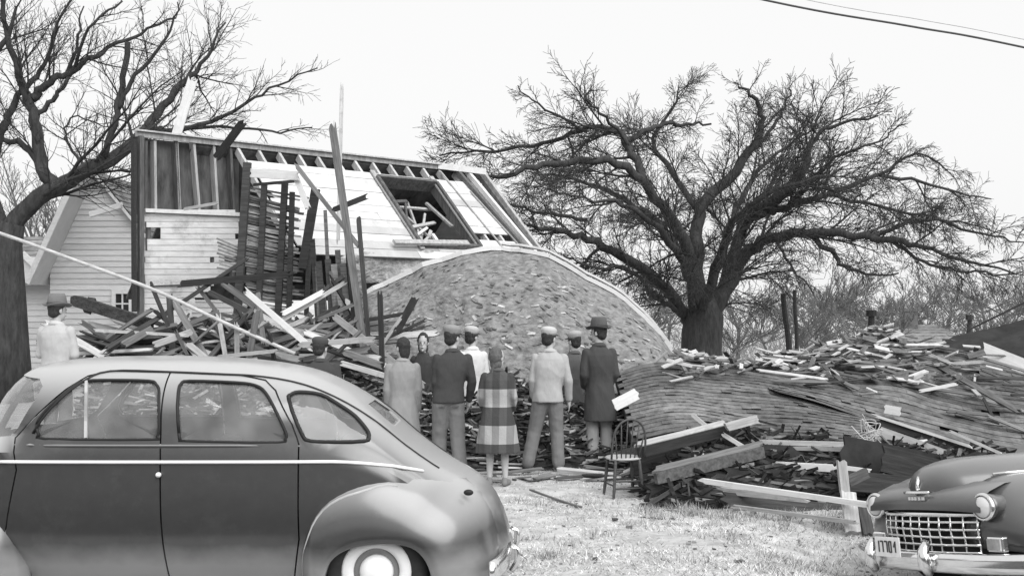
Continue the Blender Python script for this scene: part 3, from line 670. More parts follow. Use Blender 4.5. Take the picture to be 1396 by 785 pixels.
for j in range(ny_):
    for i in range(nx_):
        a = j*(nx_+1)+i; o.f.append((a, a+nx_+1, a+nx_+2, a+1)); o.t.append(1.0)
local(o, sc); so = o.build('roof_felt', M['felt'], sheet, smooth=True)
md = so.modifiers.new('s', 'SOLIDIFY'); md.thickness = .05; md.offset = 0; apply_mods(so)
# flakes of torn covering, still stuck on
o = MB(); r = random.Random(31)
for i in range(560):
    px = r.uniform(485, 905); s = r.random()**.8*.8+.02; p = sheet_pt(px, s); p2 = sheet_pt(px+3, s); p3 = sheet_pt(px, s+.02)
    n = (p2-p).cross(p3-p).normalized(); n = n if n.y < 0 else -n
    dx = (p2-p).normalized(); L = r.uniform(.015, .07); W = r.uniform(.008, .025); a = r.gauss(-.3, .4); d1 = (dx*math.cos(a)+n.cross(dx)*math.sin(a)); d2 = n.cross(d1)
    tl = n*r.uniform(.0, .035); c = p+n*.03
    q = [c-d1*L-d2*W, c+d1*L-d2*W+tl, c+d1*L+d2*W+tl, c-d1*L+d2*W]
    o.box8([k-n*.008 for k in q]+q, r.choice([.5, .7, .9, 1.2, 1.5, 2.0]))
local(o, sc); tag(o.build('torn_shingles', M['felt'], sheet), kind='stuff')
def top_run(a, b, n, off=0, dy=0):
    out = []
    for i in range(n+1):
        px = lerp(a, b, i/n); p = sheet_pt(px, 0); out.append(p+Vector((0, -.08+dy, .02+off)))
    return out
o = MB()
for run, w_, off, tn in ((top_run(497, 683, 14), .08, .02, .9), (top_run(684, 915, 18), .065, .0, .8), (top_run(684, 915, 18, .09, .1), .035, .05, .8)):
    for i in range(len(run)-1):
        o.bar(run[i], run[i+1]+(run[i+1]-run[i])*.03, w_, .06, (0, -1, .3), tn)
local(o, sc); o.build('edge_trim', M['white_board'], sheet)
o = MB()
run = top_run(684, 905, 18, -.09, .03)
for i in range(len(run)-1): o.bar(run[i], run[i+1]+(run[i+1]-run[i])*.03, .07, .05, (0, -1, .3))
local(o, sc); o.build('edge_batten', M['wood_dark'], sheet)

# panel of bare lath hanging from dark studs
lc = at(380, 500, 17.2); lc.z = 0
lath = thing('lath_panel', 'torn wall panel of dark wooden lath nailed on upright studs left of the tall board', 'lath panel', lc)
LPn = Plane(at(380, 340, 17.2), (.25, -1, -.05))
for (xa, ya, xb, yb, w_) in ((338, 222, 324, 435, .11), (361, 252, 352, 445, .08), (389, 250, 378, 455, .09), (399, 262, 394, 440, .07), (431, 258, 413, 366, .13), (424, 300, 418, 430, .06)):
    o = MB(); a, b2 = LPn.hit(xa, ya), LPn.hit(xb, yb); o.bar(a+Vector((0, -.03, 0)), b2+Vector((0, -.03, 0)), w_, .09, (0, -1, 0), 1); local(o, lc); o.build('stud', M['wood_dark'], lath)
o = MB(); r = random.Random(8)
for i in range(52):
    y = 254+i*3.7; x0 = 336-i*.05+r.uniform(-5, 2); x1 = 412-(i*.15)+r.uniform(-12, 9)
    if 15 < i < 20: x1 -= r.uniform(0, 18)
    sl_ = 18+r.uniform(-3, 3)-i*.2
    if r.random() < .08: continue
    a, b2 = LPn.hit(x0, y), LPn.hit(x1, y+sl_); mid = a.lerp(b2, .5)+Vector((0, 0, -r.uniform(0, .03)))
    tn = r.choice([.5, .8, 1, 1.5, 2.1]); j = Vector((0, .03+r.uniform(0, .02), 0))
    o.bar(a+j, mid+j, .032, .01, (0, -1, 0), tn); o.bar(mid+j, b2+j, .032, .01, (0, -1, 0), tn)
local(o, lc); o.build('lath', M['lath'], lath)
o = MB(); r = random.Random(18)
for i in range(9):
    y = 325+i*4; a, b2 = LPn.hit(297+r.uniform(-3, 3), y+i), LPn.hit(328, y+14); o.bar(a, b2, .03, .01, (0, -1, 0), r.uniform(.8, 1.6))
local(o, lc); o.build('loose_lath', M['wood_mid'], lath)
# a piece of inner wall hanging beside the tall board
pc = at(455, 500, 16.4); pc.z = 0
pw = thing('partition_piece', 'ragged piece of inner wall with upright boards leaning left of the tall board', 'wall piece', pc)
PPn = Plane(at(455, 400, 16.6), (-.3, -1, 0)); o = MB(); r = random.Random(3)
for i in range(14):
    x = 432+i*4.2; ya = 372+r.uniform(-70, 30)-(20 if 3 < i < 9 else 0); yb = 478+r.uniform(-12, 10)
    a, b2 = PPn.hit(x-6, ya), PPn.hit(x+4, yb); o.bar(a+Vector((0, r.uniform(-.05, .05), 0)), b2, r.uniform(.035, .1), .02, (r.uniform(-.3, .3), -1, 0), r.choice([.5, .8, 1.2, 1.9, 2.6]))
local(o, pc); o.build('wall_boards', M['wood_mid'], pw)
for (xa, ya, xb, yb) in ((436, 400, 470, 376), (430, 436, 482, 414), (440, 466, 478, 455)):
    o = MB(); o.bar(PPn.hit(xa, ya)+Vector((0, -.06, 0)), PPn.hit(xb, yb)+Vector((0, -.06, 0)), .05, .04, (0, -1, 0)); local(o, pc); o.build('cross_rail', M['stud'], pw)

# ---------------- single boards
rb = random.Random(77)
def board(p, q, w, t, m, label=None, group=None, name='broken_board', cat='board', nrm=(0, -1, 0), ragged=True, parent=None):
    p, q = Vector(p), Vector(q); d = (q-p); L = d.length; d.normalize(); n = Vector(nrm)
    y = d.cross(n); y = y.normalized() if y.length > .02 else d.cross(Vector((1, 0, .2))).normalized(); z = y.cross(d).normalized(); y = z.cross(d).normalized()
    o = MB(); k = 5; rg_ = (lambda: rb.uniform(-1, 1)*min(.06, L*.05)) if ragged else (lambda: 0)
    e0 = [rg_() for _ in range(k)]; e1 = [rg_() for _ in range(k)]; bow = rb.uniform(-.02, .02)*L*.3 if ragged else 0
    ns = 4; vv = []
    for s in (-1, 1):
        for i in range(ns+1):
            for j in range(k):
                x = (i/ns-.5)*L; x += (e0[j] if i == 0 else e1[j] if i == ns else 0)
                vv.append((x, (j/(k-1)-.5)*w, s*t/2+bow*math.sin(math.pi*i/ns)))
    N_ = (ns+1)*k; fs = []
    for i in range(ns):
        for j in range(k-1):
            a = i*k+j; fs.append((a, a+1, a+k+1, a+k)); fs.append((N_+a, N_+a+k, N_+a+k+1, N_+a+1))
        a = i*k; fs.append((a, a+k, N_+a+k, N_+a)); a = i*k+k-1; fs.append((a, N_+a, N_+a+k, a+k))
    for j in range(k-1): fs.append((j, N_+j, N_+j+1, j+1)); a = ns*k+j; fs.append((a, a+1, N_+a+1, N_+a))
    o.add(vv, fs); ob = o.build(name, M[m], parent)
    ob.matrix_world = Matrix(((d.x, y.x, z.x, (p.x+q.x)/2), (d.y, y.y, z.y, (p.y+q.y)/2), (d.z, y.z, z.z, (p.z+q.z)/2), (0, 0, 0, 1)))
    if label: tag(ob, label, cat, group)
    return ob
def pb(xa, ya, Ya, xb, yb, Yb, wpx, t, m, label, group=None, **k):
    return board(at(xa, ya, Ya), at(xb, yb, Yb), wpx/F0*(Ya+Yb)/2, t, m, label, group, **k)
pb(453, 172, 15.6, 497, 480, 15.3, 10, .05, 'wood_mid', 'tallest upright board with a sharp broken top, left of the group of people', name='tall_board')
pb(466, 118, 16.6, 461, 330, 16.4, 5, .03, 'wood_light', 'thin pale pole rising highest, just behind the tall broken board', name='thin_pole', cat='pole')
pb(489, 300, 15.5, 505, 492, 15.3, 6, .05, 'wood_dark', 'dark narrow board close against the right side of the tall board')
pb(478, 330, 15.7, 484, 500, 15.5, 6, .05, 'wood_dark', 'dark splintered board standing close left of the tall board foot')
pb(518, 400, 15.2, 521, 500, 15.1, 7, .06, 'wood_dark', 'short dark upright post left of the dark-haired woman in the pale coat', name='broken_post', cat='post')
pb(566, 406, 15.5, 541, 452, 15.3, 10, .03, 'void', 'short black board leaning against the sagging roof sheet above the pale coat')
pb(404, 226, 16.6, 491, 338, 15.9, 6, .05, 'wood_mid', 'long slanting board running from the ridge down to the tall board')
pb(455, 286, 15.8, 500, 268, 15.6, 7, .05, 'wood_dark', 'short dark board crossing the tall board in its upper third')
pb(342, 236, 17.0, 408, 240, 16.8, 12, .04, 'white_board', 'white board lying level across the top of the lath panel')
pb(402, 238, 16.9, 420, 284, 16.7, 8, .04, 'white_board', 'short white board sloping down at the right end of the level white board')
pb(346, 252, 17.4, 404, 247, 17.2, 4, .03, 'wood_dark', 'thin dark strip beneath the level white board on the lath panel')
pb(331, 167, 17.6, 296, 214, 17.9, 9, .1, 'wood_dark', 'dark broken timber poking up over the ridge at the left')
pb(263, 108, 19.5, 240, 186, 19.4, 13, .03, 'white_board', 'pale upright board standing behind the ridge against the bare tree')
pb(122, 293, 22.3, 166, 280, 22.1, 9, .04, 'white_board', 'broken white board hanging across the peak of the steep gable', nrm=(0, -1, .5))
pb(252, 285, 17.2, 296, 277, 17.0, 4, .03, 'wood_light', 'thin pale slat stuck between the dark studs of the upper wall')
pb(246, 387, 16.1, 397, 374, 15.8, 9, .07, 'wood_dark', 'heavy dark beam lying level in front of the lath panel')
pb(150, 478, 15.2, 336, 353, 16.4, 5, .04, 'wood_dark', 'long thin dark board climbing steeply rightwards in front of the clapboards')
pb(206, 388, 15.6, 233, 452, 15.4, 5, .04, 'wood_dark', 'thin dark stick leaning left at the foot of the clapboard wall')
pb(335, 397, 15.2, 424, 474, 14.9, 8, .03, 'white_board', 'bright white board sloping down right in the middle of the debris heap')
pb(372, 444, 15.3, 469, 386, 15.7, 6, .03, 'wood_light', 'pale board sloping up right towards the tall board foot')
pb(433, 436, 15.2, 482, 415, 15.3, 5, .03, 'wood_mid', 'grey board just left of the tall board, sloping gently upward')
pb(104, 410, 16.0, 205, 442, 15.6, 15, .18, 'bark', 'thick dark broken limb reaching left toward the man in the pale jacket', name='fallen_limb', cat='tree limb')
pb(126, 408, 16.0, 118, 425, 15.9, 10, .1, 'bark', 'stub of broken branch sticking up from the thick dark limb', name='fallen_limb', cat='tree limb')
pb(128, 450, 15.4, 252, 457, 15.1, 4, .03, 'wood_light', 'long thin pale lath lying level over the left end of the heap')
pb(143, 476, 15.0, 230, 425, 15.6, 6, .05, 'wood_dark', 'dark board propped under the thick limb')
pb(168, 470, 15.0, 208, 448, 15.3, 10, .05, 'wood_mid', 'short broad grey board on the heap directly above the sedan roof')
pb(210, 470, 15.0, 262, 452, 15.2, 9, .04, 'wood_light', 'short pale board lying on the heap above the rear door')
pb(270, 392, 16.2, 330, 470, 15.2, 5, .04, 'wood_mid', 'grey board leaning through the heap below the heavy beam')
pb(285, 398, 16.0, 345, 428, 15.6, 7, .05, 'wood_dark', 'dark curved batten under the heavy beam')
pb(300, 486, 14.8, 377, 478, 14.7, 5, .03, 'wood_light', 'pale lath lying level low on the heap over the rear window')
pb(352, 400, 15.6, 360, 470, 15.2, 6, .04, 'wood_mid', 'upright grey board in the middle of the debris heap')
pb(385, 428, 15.3, 440, 398, 15.5, 7, .03, 'white_board', 'short white board sloping upward beside the bright white board')
pb(410, 470, 14.9, 510, 462, 14.9, 8, .05, 'wood_light', 'pale broad board lying level behind the man in the dark cap')
pb(470, 480, 14.9, 520, 498, 14.8, 9, .05, 'wood_mid', 'short board lying at the foot of the tall board')
pb(466, 495, 14.7, 535, 515, 14.6, 7, .05, 'wood_light', 'low pale board behind the man in the dark cap, touching the pale coat')
# fillers of the heap
G = 'broken boards jumbled in the heap behind the sedan'
for i in range(125):
    px = rb.uniform(135, 520); py = rb.uniform(452, 500) if px < 340 else rb.uniform(434, 505); L = rb.uniform(.5, 2.0); a = rb.gauss(0, .42)+(.0 if rb.random() < .6 else rb.choice([-.9, .9]))
    Y = lerp(16.4, 14.9, (py-425)/80)+rb.uniform(-.15, .15); c = at(px, py, Y); d = Vector((math.cos(a), rb.uniform(-.5, .5), math.sin(a)*.8)).normalized()*L/2
    if (c+d).z > HC-(418-HY)/F0*Y: d *= .5
    m = rb.choice(['wood_dark', 'wood_dark', 'wood_dark', 'wood_mid', 'wood_mid', 'wood_mid', 'wood_light', 'wood_light'])
    board(c-d, c+d, rb.uniform(.025, .1), .025, m, 'weathered broken board lying jumbled in the debris heap behind the near sedan', G, nrm=(rb.uniform(-.5, .5), -1, rb.uniform(0, 1.2)))
# heap bodies: rubble nobody could count
def heap(name, label, quad, base, n, tones, seed, up=.2, s=1.0, m='rubble'):
    """quad: (px range, y-of-top function, Y front, Y back)"""
    (pa, pb_), fy, Yf, Yb = quad; r = random.Random(seed); o = MB(); nx_, ny_ = 46, 16
    def sp(i, j):
        px = lerp(pa, pb_, i); Y = lerp(Yf, Yb, j); zt = HC-(fy(px)-HY)/F0*Yb
        gz = gh((px-W0/2)/F0*Yf, Yf)-.05; p = at(px, 0, Y); e = min(1, min(i, 1-i)*6)
        p.z = gz+(zt-gz)*(math.sin(j*math.pi/2)**.8)*e**.5; p.z += .12*noise.noise(p*2.3)*e*min(1, j*3)
        return p
    for j in range(ny_+1):
        for i in range(nx_+1): o.v.append(tuple(sp(i/nx_, j/ny_)))
    for j in range(ny_+1): pass
    for j in range(ny_):
        for i in range(nx_):
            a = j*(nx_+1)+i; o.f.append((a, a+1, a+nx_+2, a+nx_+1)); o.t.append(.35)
    # back side
    k = len(o.v)
    for i in range(nx_+1): p = sp(i/nx_, 1); o.v.append((p.x, p.y+.6, -.1))
    for i in range(nx_): a = ny_*(nx_+1)+i; o.f.append((a, a+1, k+i+1, k+i)); o.t.append(.35)
    for i in range(n):
        p = sp(r.random(), r.random()**.8)+Vector((0, -.03, .03)); L = r.uniform(.06, .42)*s; a = r.gauss(0, .6)
        d = Vector((math.cos(a), r.uniform(-.6, .6), math.sin(a)*.6)).normalized()*L
        o.bar(p-d*.5, p+d*.5, r.uniform(.01, .045)*s, r.uniform(.006, .018), (r.gauss(0, .5), -1, r.uniform(0, 1.3)), r.choice(tones))
    return tag(o.build(name, M[m]), label, 'rubble', kind='stuff')
heap('rubble_heap', 'heap of splintered wood and plaster rubble behind the near sedan', ((110, 545), lambda x: interp([(110, 478), (200, 458), (320, 450), (430, 440), (500, 458), (545, 500)], x), 14.4, 16.6), 0, 2600, [.15, .25, .45, .7, 1.2, 2, 3], 41)
heap('rubble_slope', 'low slope of broken wood rubble at the feet of the group of people', ((520, 900), lambda x: interp([(520, 510), (600, 520), (700, 520), (800, 540), (900, 545)], x), 14.7, 16.0), 0, 2300, [.12, .2, .3, .5, .9, 1.6, 3], 42)
r = random.Random(90)
G = 'broken boards scattered at the feet of the group of people'
for i in range(46):
    px = r.uniform(590, 905); Y = r.uniform(13.7, 15.3); x = (px-W0/2)/F0*Y; z = gh(x, Y)+.04+max(0, (Y-14.5))*.35; L = r.uniform(.2, .9); a = r.gauss(.1, .5)
    d = Vector((math.cos(a), math.sin(a)*.8, r.uniform(-.12, .2))).normalized()*L/2; c = Vector((x, Y, z))
    board(c-d, c+d, r.uniform(.04, .12), .02, r.choice(['wood_dark', 'wood_mid', 'wood_light', 'wood_light', 'white_board']), 'short broken board lying on the ground among the feet of the group', G, nrm=(r.gauss(0, .2), r.gauss(0, .3), 1))
# stones and clods and sticks on the bare yard
o = MB(); r = random.Random(66)
for i in range(420):
    y = 9+r.random()*5.5; x = r.uniform(-.2, .33)*y+.4; s_ = r.uniform(.005, .016)*(2 if r.random() < .06 else 1); c = Vector((x, y, gh(x, y)+s_*.2))
    q = [c+Vector((sx*s_*r.uniform(.6, 1.3), sy*s_*r.uniform(.6, 1.3), sz*s_*r.uniform(.4, .8))) for (sx, sy, sz) in ((-1, -1, -1), (1, -1, -1), (1, 1, -1), (-1, 1, -1), (-1, -1, 1), (1, -1, 1), (1, 1, 1), (-1, 1, 1))]
    o.box8(q, r.choice([.5, .9, 1.6, 2.6]))
tag(o.build('litter', M['rubble']), 'clods, chips and small litter strewn over the bare yard', 'litter', kind='stuff')
pb(841, 705, 11.45, 905, 709, 11.25, 3, .03, 'wood_dark', 'thin dark stick lying alone on the bare yard below the chair', nrm=(0, 0, 1), name='stick', cat='stick')
pb(905, 695, 11.7, 960, 700, 11.6, 2.5, .02, 'wood_mid', 'thin grey stick lying on the yard near the low timbers', nrm=(0, 0, 1), name='stick', cat='stick')
pb(725, 668, 13.0, 790, 690, 12.0, 3, .02, 'wood_mid', 'thin twig lying on the yard below the man in the pale jacket', nrm=(0, 0, 1), name='stick', cat='stick')
# slab underfoot right of the group
pb(762, 640, 14.2, 838, 648, 14.0, 8, .05, 'wood_light', 'pale plank lying on the ground under the long overcoat', nrm=(0, -.3, 1), name='plank')

# ---------------------------------------------------------------- collapsed shingle roofs at the right
def shingle_roof(name, label, top, bot, Yt, Yb, rows, sw, seed, wave=.1, deck=True, miss=.08, lift=.25, skew=0.0):
    """top / bot: pixel polylines of the upper and lower edge"""
    r = random.Random(seed)
    xa, xb = top[0][0], top[-1][0]; xa2, xb2 = bot[0][0], bot[-1][0]
    def S(u, v, h=0.0):
        pt = lerp(xa, xb, u); pq = lerp(xa2, xb2, u)
        p = at(pt, interp(top, pt), Yt(u)); q = at(pq, interp(bot, pq), Yb(u)); g_ = p.lerp(q, v)
        g_.z += wave*noise.noise(Vector((g_.x*.8, g_.y*.8, seed)))*math.sin(math.pi*min(1, max(0, v))*.9+.15)+.012*noise.noise(Vector((g_.x*3, g_.y*3, seed)))
        g_.z += h; return g_
    c = S(.5, 1); c.z = 0; t = thing(name, label, 'collapsed roof', c)
    o = MB(); nu, nv = 60, 24
    for h in (-.04, -.12):
        for j in range(nv+1):
            for i in range(nu+1): o.v.append(tuple(S(i/nu, j/nv, h)))
    K_ = (nu+1)*(nv+1)
    for j in range(nv):
        for i in range(nu):
            a = j*(nu+1)+i; o.f.append((a, a+nu+1, a+nu+2, a+1)); o.f.append((K_+a, K_+a+1, K_+a+nu+2, K_+a+nu+1)); o.t += [1.4, .9]
    for i in range(nu): a = nv*(nu+1)+i; o.f.append((a, K_+a, K_+a+1, a+1)); a = i; o.f.append((a, a+1, K_+a+1, K_+a)); o.t += [.7, .7]
    for j in range(nv): a = j*(nu+1); o.f.append((a, K_+a, K_+a+nu+1, a+nu+1)); a += nu; o.f.append((a, a+nu+1, K_+a+nu+1, K_+a)); o.t += [.7, .7]
    local(o, c); o.build('deck', M['wood_dark'], t)
    o = MB(); wid = (S(1, .5)-S(0, .5)).length; cnt = int(wid/sw)
    for j in range(rows):
        v0_ = j/rows; v1_ = (j+1.35)/rows
        rowt = r.uniform(.72, 1.25)
        for i in range(cnt):
            u = (i+(j % 2)*.5)/cnt; u1 = u+1.0/cnt
            if u1 > 1: continue
            patch = noise.noise(Vector((u*wid*.7, j*.23, seed)))
            if noise.noise(Vector((u*wid*2.2, j*.6, seed+4))) > .52-miss*2: continue
            a, b_ = S(u, v0_), S(u1, v0_); c_, d = S(u1, min(1.02, v1_)), S(u, min(1.02, v1_)); n = (b_-a).cross(d-a).normalized(); n = n if n.z > 0 else -n
            h0 = .0; h1 = .002+.012*max(0, noise.noise(Vector((u*wid*2.5, j*.8, seed+2))))+(r.random()**14)*lift*.08; sk = r.uniform(-.012, .012)
            h1 += .005; q = [a+n*h0, b_+n*h0, c_+n*(h1+r.uniform(0, .003)), d+n*(h1+r.uniform(0, .003))]
            st_ = noise.noise(Vector((u*wid*1.1, j*1.7, seed+9))); o.box8([p-n*.004 for p in q]+q, rowt*(1+.5*patch)*(1+.45*st_)*r.uniform(.92, 1.08))
    local(o, c); o.build('shingles', M['shingle'], t)
    return S, t
S1, _ = shingle_roof('collapsed_roof', 'low collapsed shingle roof lying right behind the man in the long overcoat',
    [(838, 508), (870, 498), (905, 494), (960, 500), (1020, 506), (1080, 516), (1190, 545)], [(862, 598), (950, 584), (1020, 596), (1100, 598), (1180, 602)],
    lambda u: 15.6-.3*u, lambda u: 13.9-.3*u, 20, .12, 5, miss=-.3, wave=.05)
S2, _ = shingle_roof('collapsed_roof', 'big collapsed shingle roof with scattered shingles rising to a peak at the far right',
    [(1020, 500), (1080, 487), (1140, 473), (1205, 456), (1260, 470), (1310, 478), (1345, 487), (1460, 505)], [(1050, 530), (1130, 552), (1195, 574), (1290, 600), (1350, 618), (1480, 640)],
    lambda u: 16.9-.4*u, lambda u: 14.8-1.2*u, 22, .12, 6, wave=.08, miss=-.03)
# rough ridge of rubble joining both, behind
S3, _ = shingle_roof('roof_remnant', 'narrow tilted strip of pale torn roofing in front of the elm trunk',
    [(835, 468), (880, 478), (920, 486), (980, 497), (1060, 494), (1100, 484)], [(850, 506), (905, 494), (960, 501), (1040, 512), (1100, 530), (1130, 545)],
    lambda u: 18.6, lambda u: 16.4, 10, .16, 7, wave=.1, miss=.35, lift=.7)
# loose shingles lying about on top
G = 'loose shingles scattered on the collapsed roofs'; r = random.Random(55)
base_sh = []
for k in range(6):
    o = MB(); L, W_ = r.uniform(.14, .26), r.uniform(.05, .10); vv = []
    j = lambda: r.uniform(-.012, .012)
    o.box8([(-L+j(), -W_+j(), 0), (L+j(), -W_+j(), r.uniform(0, .03)), (L+j(), W_+j(), r.uniform(0, .03)), (-L+j(), W_+j(), 0), (-L, -W_, .012), (L, -W_, .04), (L, W_, .04), (-L, W_, .012)])
    for mm in ('shingle', 'wood_light', 'wood_mid'):
        ob = o.build('loose_shingle', M[mm]); base_sh.append(ob)
spots = []
while len(spots) < 295:
    px = r.uniform(905, 1330); u = (px-1020)/440
    f = .5+.5*noise.noise(Vector((px*.02, 3, 1)))
    if px < 1020:
        S = S1 if r.random() < .5 else S3; u = (px-845)/345 if S is S1 else (px-835)/265; v = r.random()**2*.35 if S is S1 else r.random()
    else:
        S = S2; v = r.random()**1.5*.62
        if px > 1230 and r.random() < .6: continue
    if u <= .02 or u >= .98: continue
    spots.append(S(u, v, .06+r.uniform(0, .07)))
for i, p in enumerate(spots):
    src = base_sh[r.choice([0, 0, 1, 1, 2])+3*r.randrange(6)]
    o = src.copy(); COL.objects.link(o); o.location = p; o.rotation_euler = (r.gauss(.28, .3), r.gauss(0, .25), r.gauss(.3, .7)); k = r.uniform(.3, .85); o.scale = (k, k*r.uniform(.6, 1), 1)
    tag(o, 'loose pale shingle lying tumbled on the collapsed shingle roof', 'shingle', G)
for ob in base_sh: bpy.data.objects.remove(ob)
G = 'splinters lying over the collapsed roofs'
for i in range(58):
    px = r.uniform(1060, 1390); u = (px-1020)/440; v = r.random()*.8; c = S2(u, v, .1); L = r.uniform(.2, 1.0); a = r.gauss(-.3, .5); d = Vector((math.cos(a), .3*math.sin(a), math.sin(a)*.35))*L/2
    board(c-d, c+d, r.uniform(.025, .07), .015, r.choice(['wood_light', 'wood_mid', 'wood_mid', 'wood_dark']), 'thin splintered strip lying across the big collapsed roof', G, nrm=(0, -.6, 1))
# named timbers on and in front of the roofs
pb(1206, 457, 17.2, 1390, 561, 14.6, 7, .05, 'wood_mid', 'long straight timber running down right from the roof peak')
pb(1218, 462, 17.1, 1300, 497, 15.8, 4, .03, 'wood_light', 'pale strip beside the upper half of the long straight timber')
pb(1192, 566, 14.3, 1325, 609, 13.5, 4, .04, 'white_board', 'white edge board along the lower broken edge of the big collapsed roof')
pb(1196, 574, 14.3, 1325, 616, 13.55, 9, .04, 'wood_dark', 'dark fascia board under the white edge board')
pb(1296, 588, 13.6, 1362, 617, 13.0, 4, .03, 'wood_light', 'short pale strip above the bonnet of the right sedan')
pb(1167, 512, 16.2, 1276, 509, 15.9, 3.5, .03, 'wood_light', 'thin pale strip lying level in the middle of the big collapsed roof')
pb(1276, 497, 16.0, 1340, 493, 15.9, 4, .03, 'wood_light', 'thin pale strip lying level right of the long straight timber')
pb(1254, 533, 15.0, 1304, 523, 15.0, 4, .03, 'white_board', 'small white strip sloping up under the long straight timber')
pb(1206, 557, 14.5, 1228, 561, 14.4, 12, .03, 'white_board', 'small square white slab above the white edge board')
pb(1196, 588, 13.9, 1290, 622, 13.3, 17, .04, 'metal_sheet', 'sloping pale metal sheet below the dark fascia board', name='metal_sheet', cat='metal sheet')
pb(1015, 602, 13.3, 1168, 606, 12.9, 7, .03, 'metal_sheet', 'long ribbed pale sheet lying level under the left collapsed roof', name='metal_sheet', cat='metal sheet')
pb(1020, 609, 13.2, 1168, 613, 12.85, 5, .03, 'wood_light', 'pale board directly below the long ribbed sheet')
pb(1060, 634, 12.7, 1138, 638, 12.5, 10, .04, 'white_board', 'short broad white board in the dark gap left of the upright post')
pb(1140, 636, 12.2, 1186, 642, 12.1, 6, .04, 'white_board', 'short white board wedged behind the top of the upright post')
# right edge: white siding and black roof piece
pb(1340, 480, 16.6, 1440, 520, 15.9, 26, .04, 'white_board', 'broad white siding panel lying on the collapsed roof at the right edge', name='siding_sheet', cat='siding sheet')
pb(1352, 507, 16.2, 1440, 552, 15.5, 5, .04, 'wood_light', 'pale strip parallel to and below the broad white siding panel')
o = MB(); q = [at(1275, 478, 19.0), at(1300, 462, 19.3), at(1360, 449, 19.3), at(1440, 428, 19.3), at(1440, 495, 17.8), at(1345, 482, 18.2), at(1300, 482, 18.6)]
cc = sum(q, Vector())/len(q); n = Vector((0, .3, 1)).normalized(); q = [p-cc for p in q]; k = len(q)
o.add([p-n*.05 for p in q]+[p+n*.05 for p in q], [tuple(reversed(range(k))), tuple(range(k, 2*k))]+[(i, (i+1) % k, k+(i+1) % k, k+i) for i in range(k)])
ob = o.build('dark_roof_piece', M['void']); ob.location = cc; tag(ob, 'black curled piece of tarred roofing behind the siding panel at the right edge', 'roof piece')
pb(1320, 450, 19.6, 1400, 411, 19.4, 2.5, .03, 'wood_dark', 'thin dark pole slanting up to the right edge past the capped pipe', name='thin_pole', cat='pole')
# timbers in front
def beam(xa, ya, Ya, xb, yb, Yb, hpx, t, m, m2, label):
    p, q = at(xa, ya, Ya), at(xb, yb, Yb); e = thing('heavy_timber', label, 'timber', (p+q)/2)
    h = hpx/F0*(Ya+Yb)/2; o = board(p-e.location, q-e.location, h, t, m, parent=e, name='beam', ragged=False)
    up = Vector((0, .05, h/2+.02)); o = board(p-e.location+up, q-e.location+up, t*1.5, .03, m2, parent=e, name='top_board', nrm=(0, -.35, 1)); return e
beam(870, 617, 12.9, 992, 586, 13.1, 14, .08, 'wood_dark', 'wood_light', 'long dark timber with a pale top edge rising right beside the chair')
pb(990, 582, 12.9, 1032, 571, 13.0, 11, .06, 'wood_light', 'pale split end piece at the tip of the upper long timber')
beam(894, 652, 12.3, 1040, 616, 12.7, 15, .08, 'stud', 'wood_mid', 'long dark timber lying lower, parallel under the pale-edged one')
pb(958, 655, 11.9, 1186, 688, 10.6, 7, .05, 'white_board', 'long white pole lying on the grass and pointing to the right sedan', name='white_pole', cat='pole')
pb(982, 668, 11.9, 1100, 680, 11.3, 9, .04, 'wood_light', 'pale plank lying right under the long white pole')
pb(836, 553, 13.7, 869, 536, 13.8, 16, .02, 'white_board', 'clean white rectangular board leaning beside the long overcoat')
pb(945, 566, 13.4, 967, 584, 13.2, 6, .02, 'wood_light', 'short pale lath leaning over the upper long timber')
pb(986, 592, 13.0, 1017, 611, 12.8, 6, .02, 'wood_light', 'short pale lath between the two long timbers')
pb(880, 690, 11.9, 960, 640, 12.6, 5, .03, 'wood_dark', 'thin dark board crossing under the lower long timber')
pb(1032, 573, 13.0, 1060, 580, 12.9, 3, .02, 'wood_dark', 'thin dark stick projecting from the tip of the upper long timber', name='stick', cat='stick')
pb(1000, 690, 11.6, 1170, 712, 10.6, 5, .04, 'wood_light', 'pale strip at the foot of the upright post in the grass')
# upright broken post with slab at the right sedan
pb(1147, 628, 11.0, 1152, 672, 10.95, 12, .07, 'wood_light', 'upper broken stump of the pale upright post left of the right sedan', name='upright_post', cat='post')
pb(1156, 670, 10.9, 1163, 726, 10.7, 20, .05, 'wood_light', 'broad pale upright plank standing in the grass left of the right sedan', name='upright_plank', cat='plank')
pb(1176, 690, 10.9, 1184, 728, 10.7, 15, .05, 'wood_mid', 'grey upright plank partly behind the far headlight of the right sedan', name='upright_plank', cat='plank')
pb(1156, 656, 11.2, 1182, 644, 11.3, 14, .05, 'wood_mid', 'small grey block of wood on top of the upright plank', name='wood_block', cat='block')
G = 'broken boards jumbled under the collapsed roofs'
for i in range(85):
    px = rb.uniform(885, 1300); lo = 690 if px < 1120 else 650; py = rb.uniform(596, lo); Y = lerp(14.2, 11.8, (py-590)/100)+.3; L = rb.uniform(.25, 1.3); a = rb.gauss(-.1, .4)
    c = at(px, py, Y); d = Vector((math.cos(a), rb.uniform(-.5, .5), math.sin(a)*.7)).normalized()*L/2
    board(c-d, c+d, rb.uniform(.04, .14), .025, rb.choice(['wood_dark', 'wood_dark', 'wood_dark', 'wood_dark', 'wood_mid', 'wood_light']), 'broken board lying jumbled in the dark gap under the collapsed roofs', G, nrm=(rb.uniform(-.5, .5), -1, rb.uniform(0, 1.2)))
heap('rubble_bank', 'dark bank of broken wood under the front edge of the collapsed roofs', ((880, 1460), lambda x: interp([(880, 590), (960, 583), (1040, 592), (1180, 598), (1300, 612), (1460, 630)], x), 11.9, 14.0), 0, 1300, [.06, .1, .12, .2, .3, .5, 1.2], 43, m='rubble')
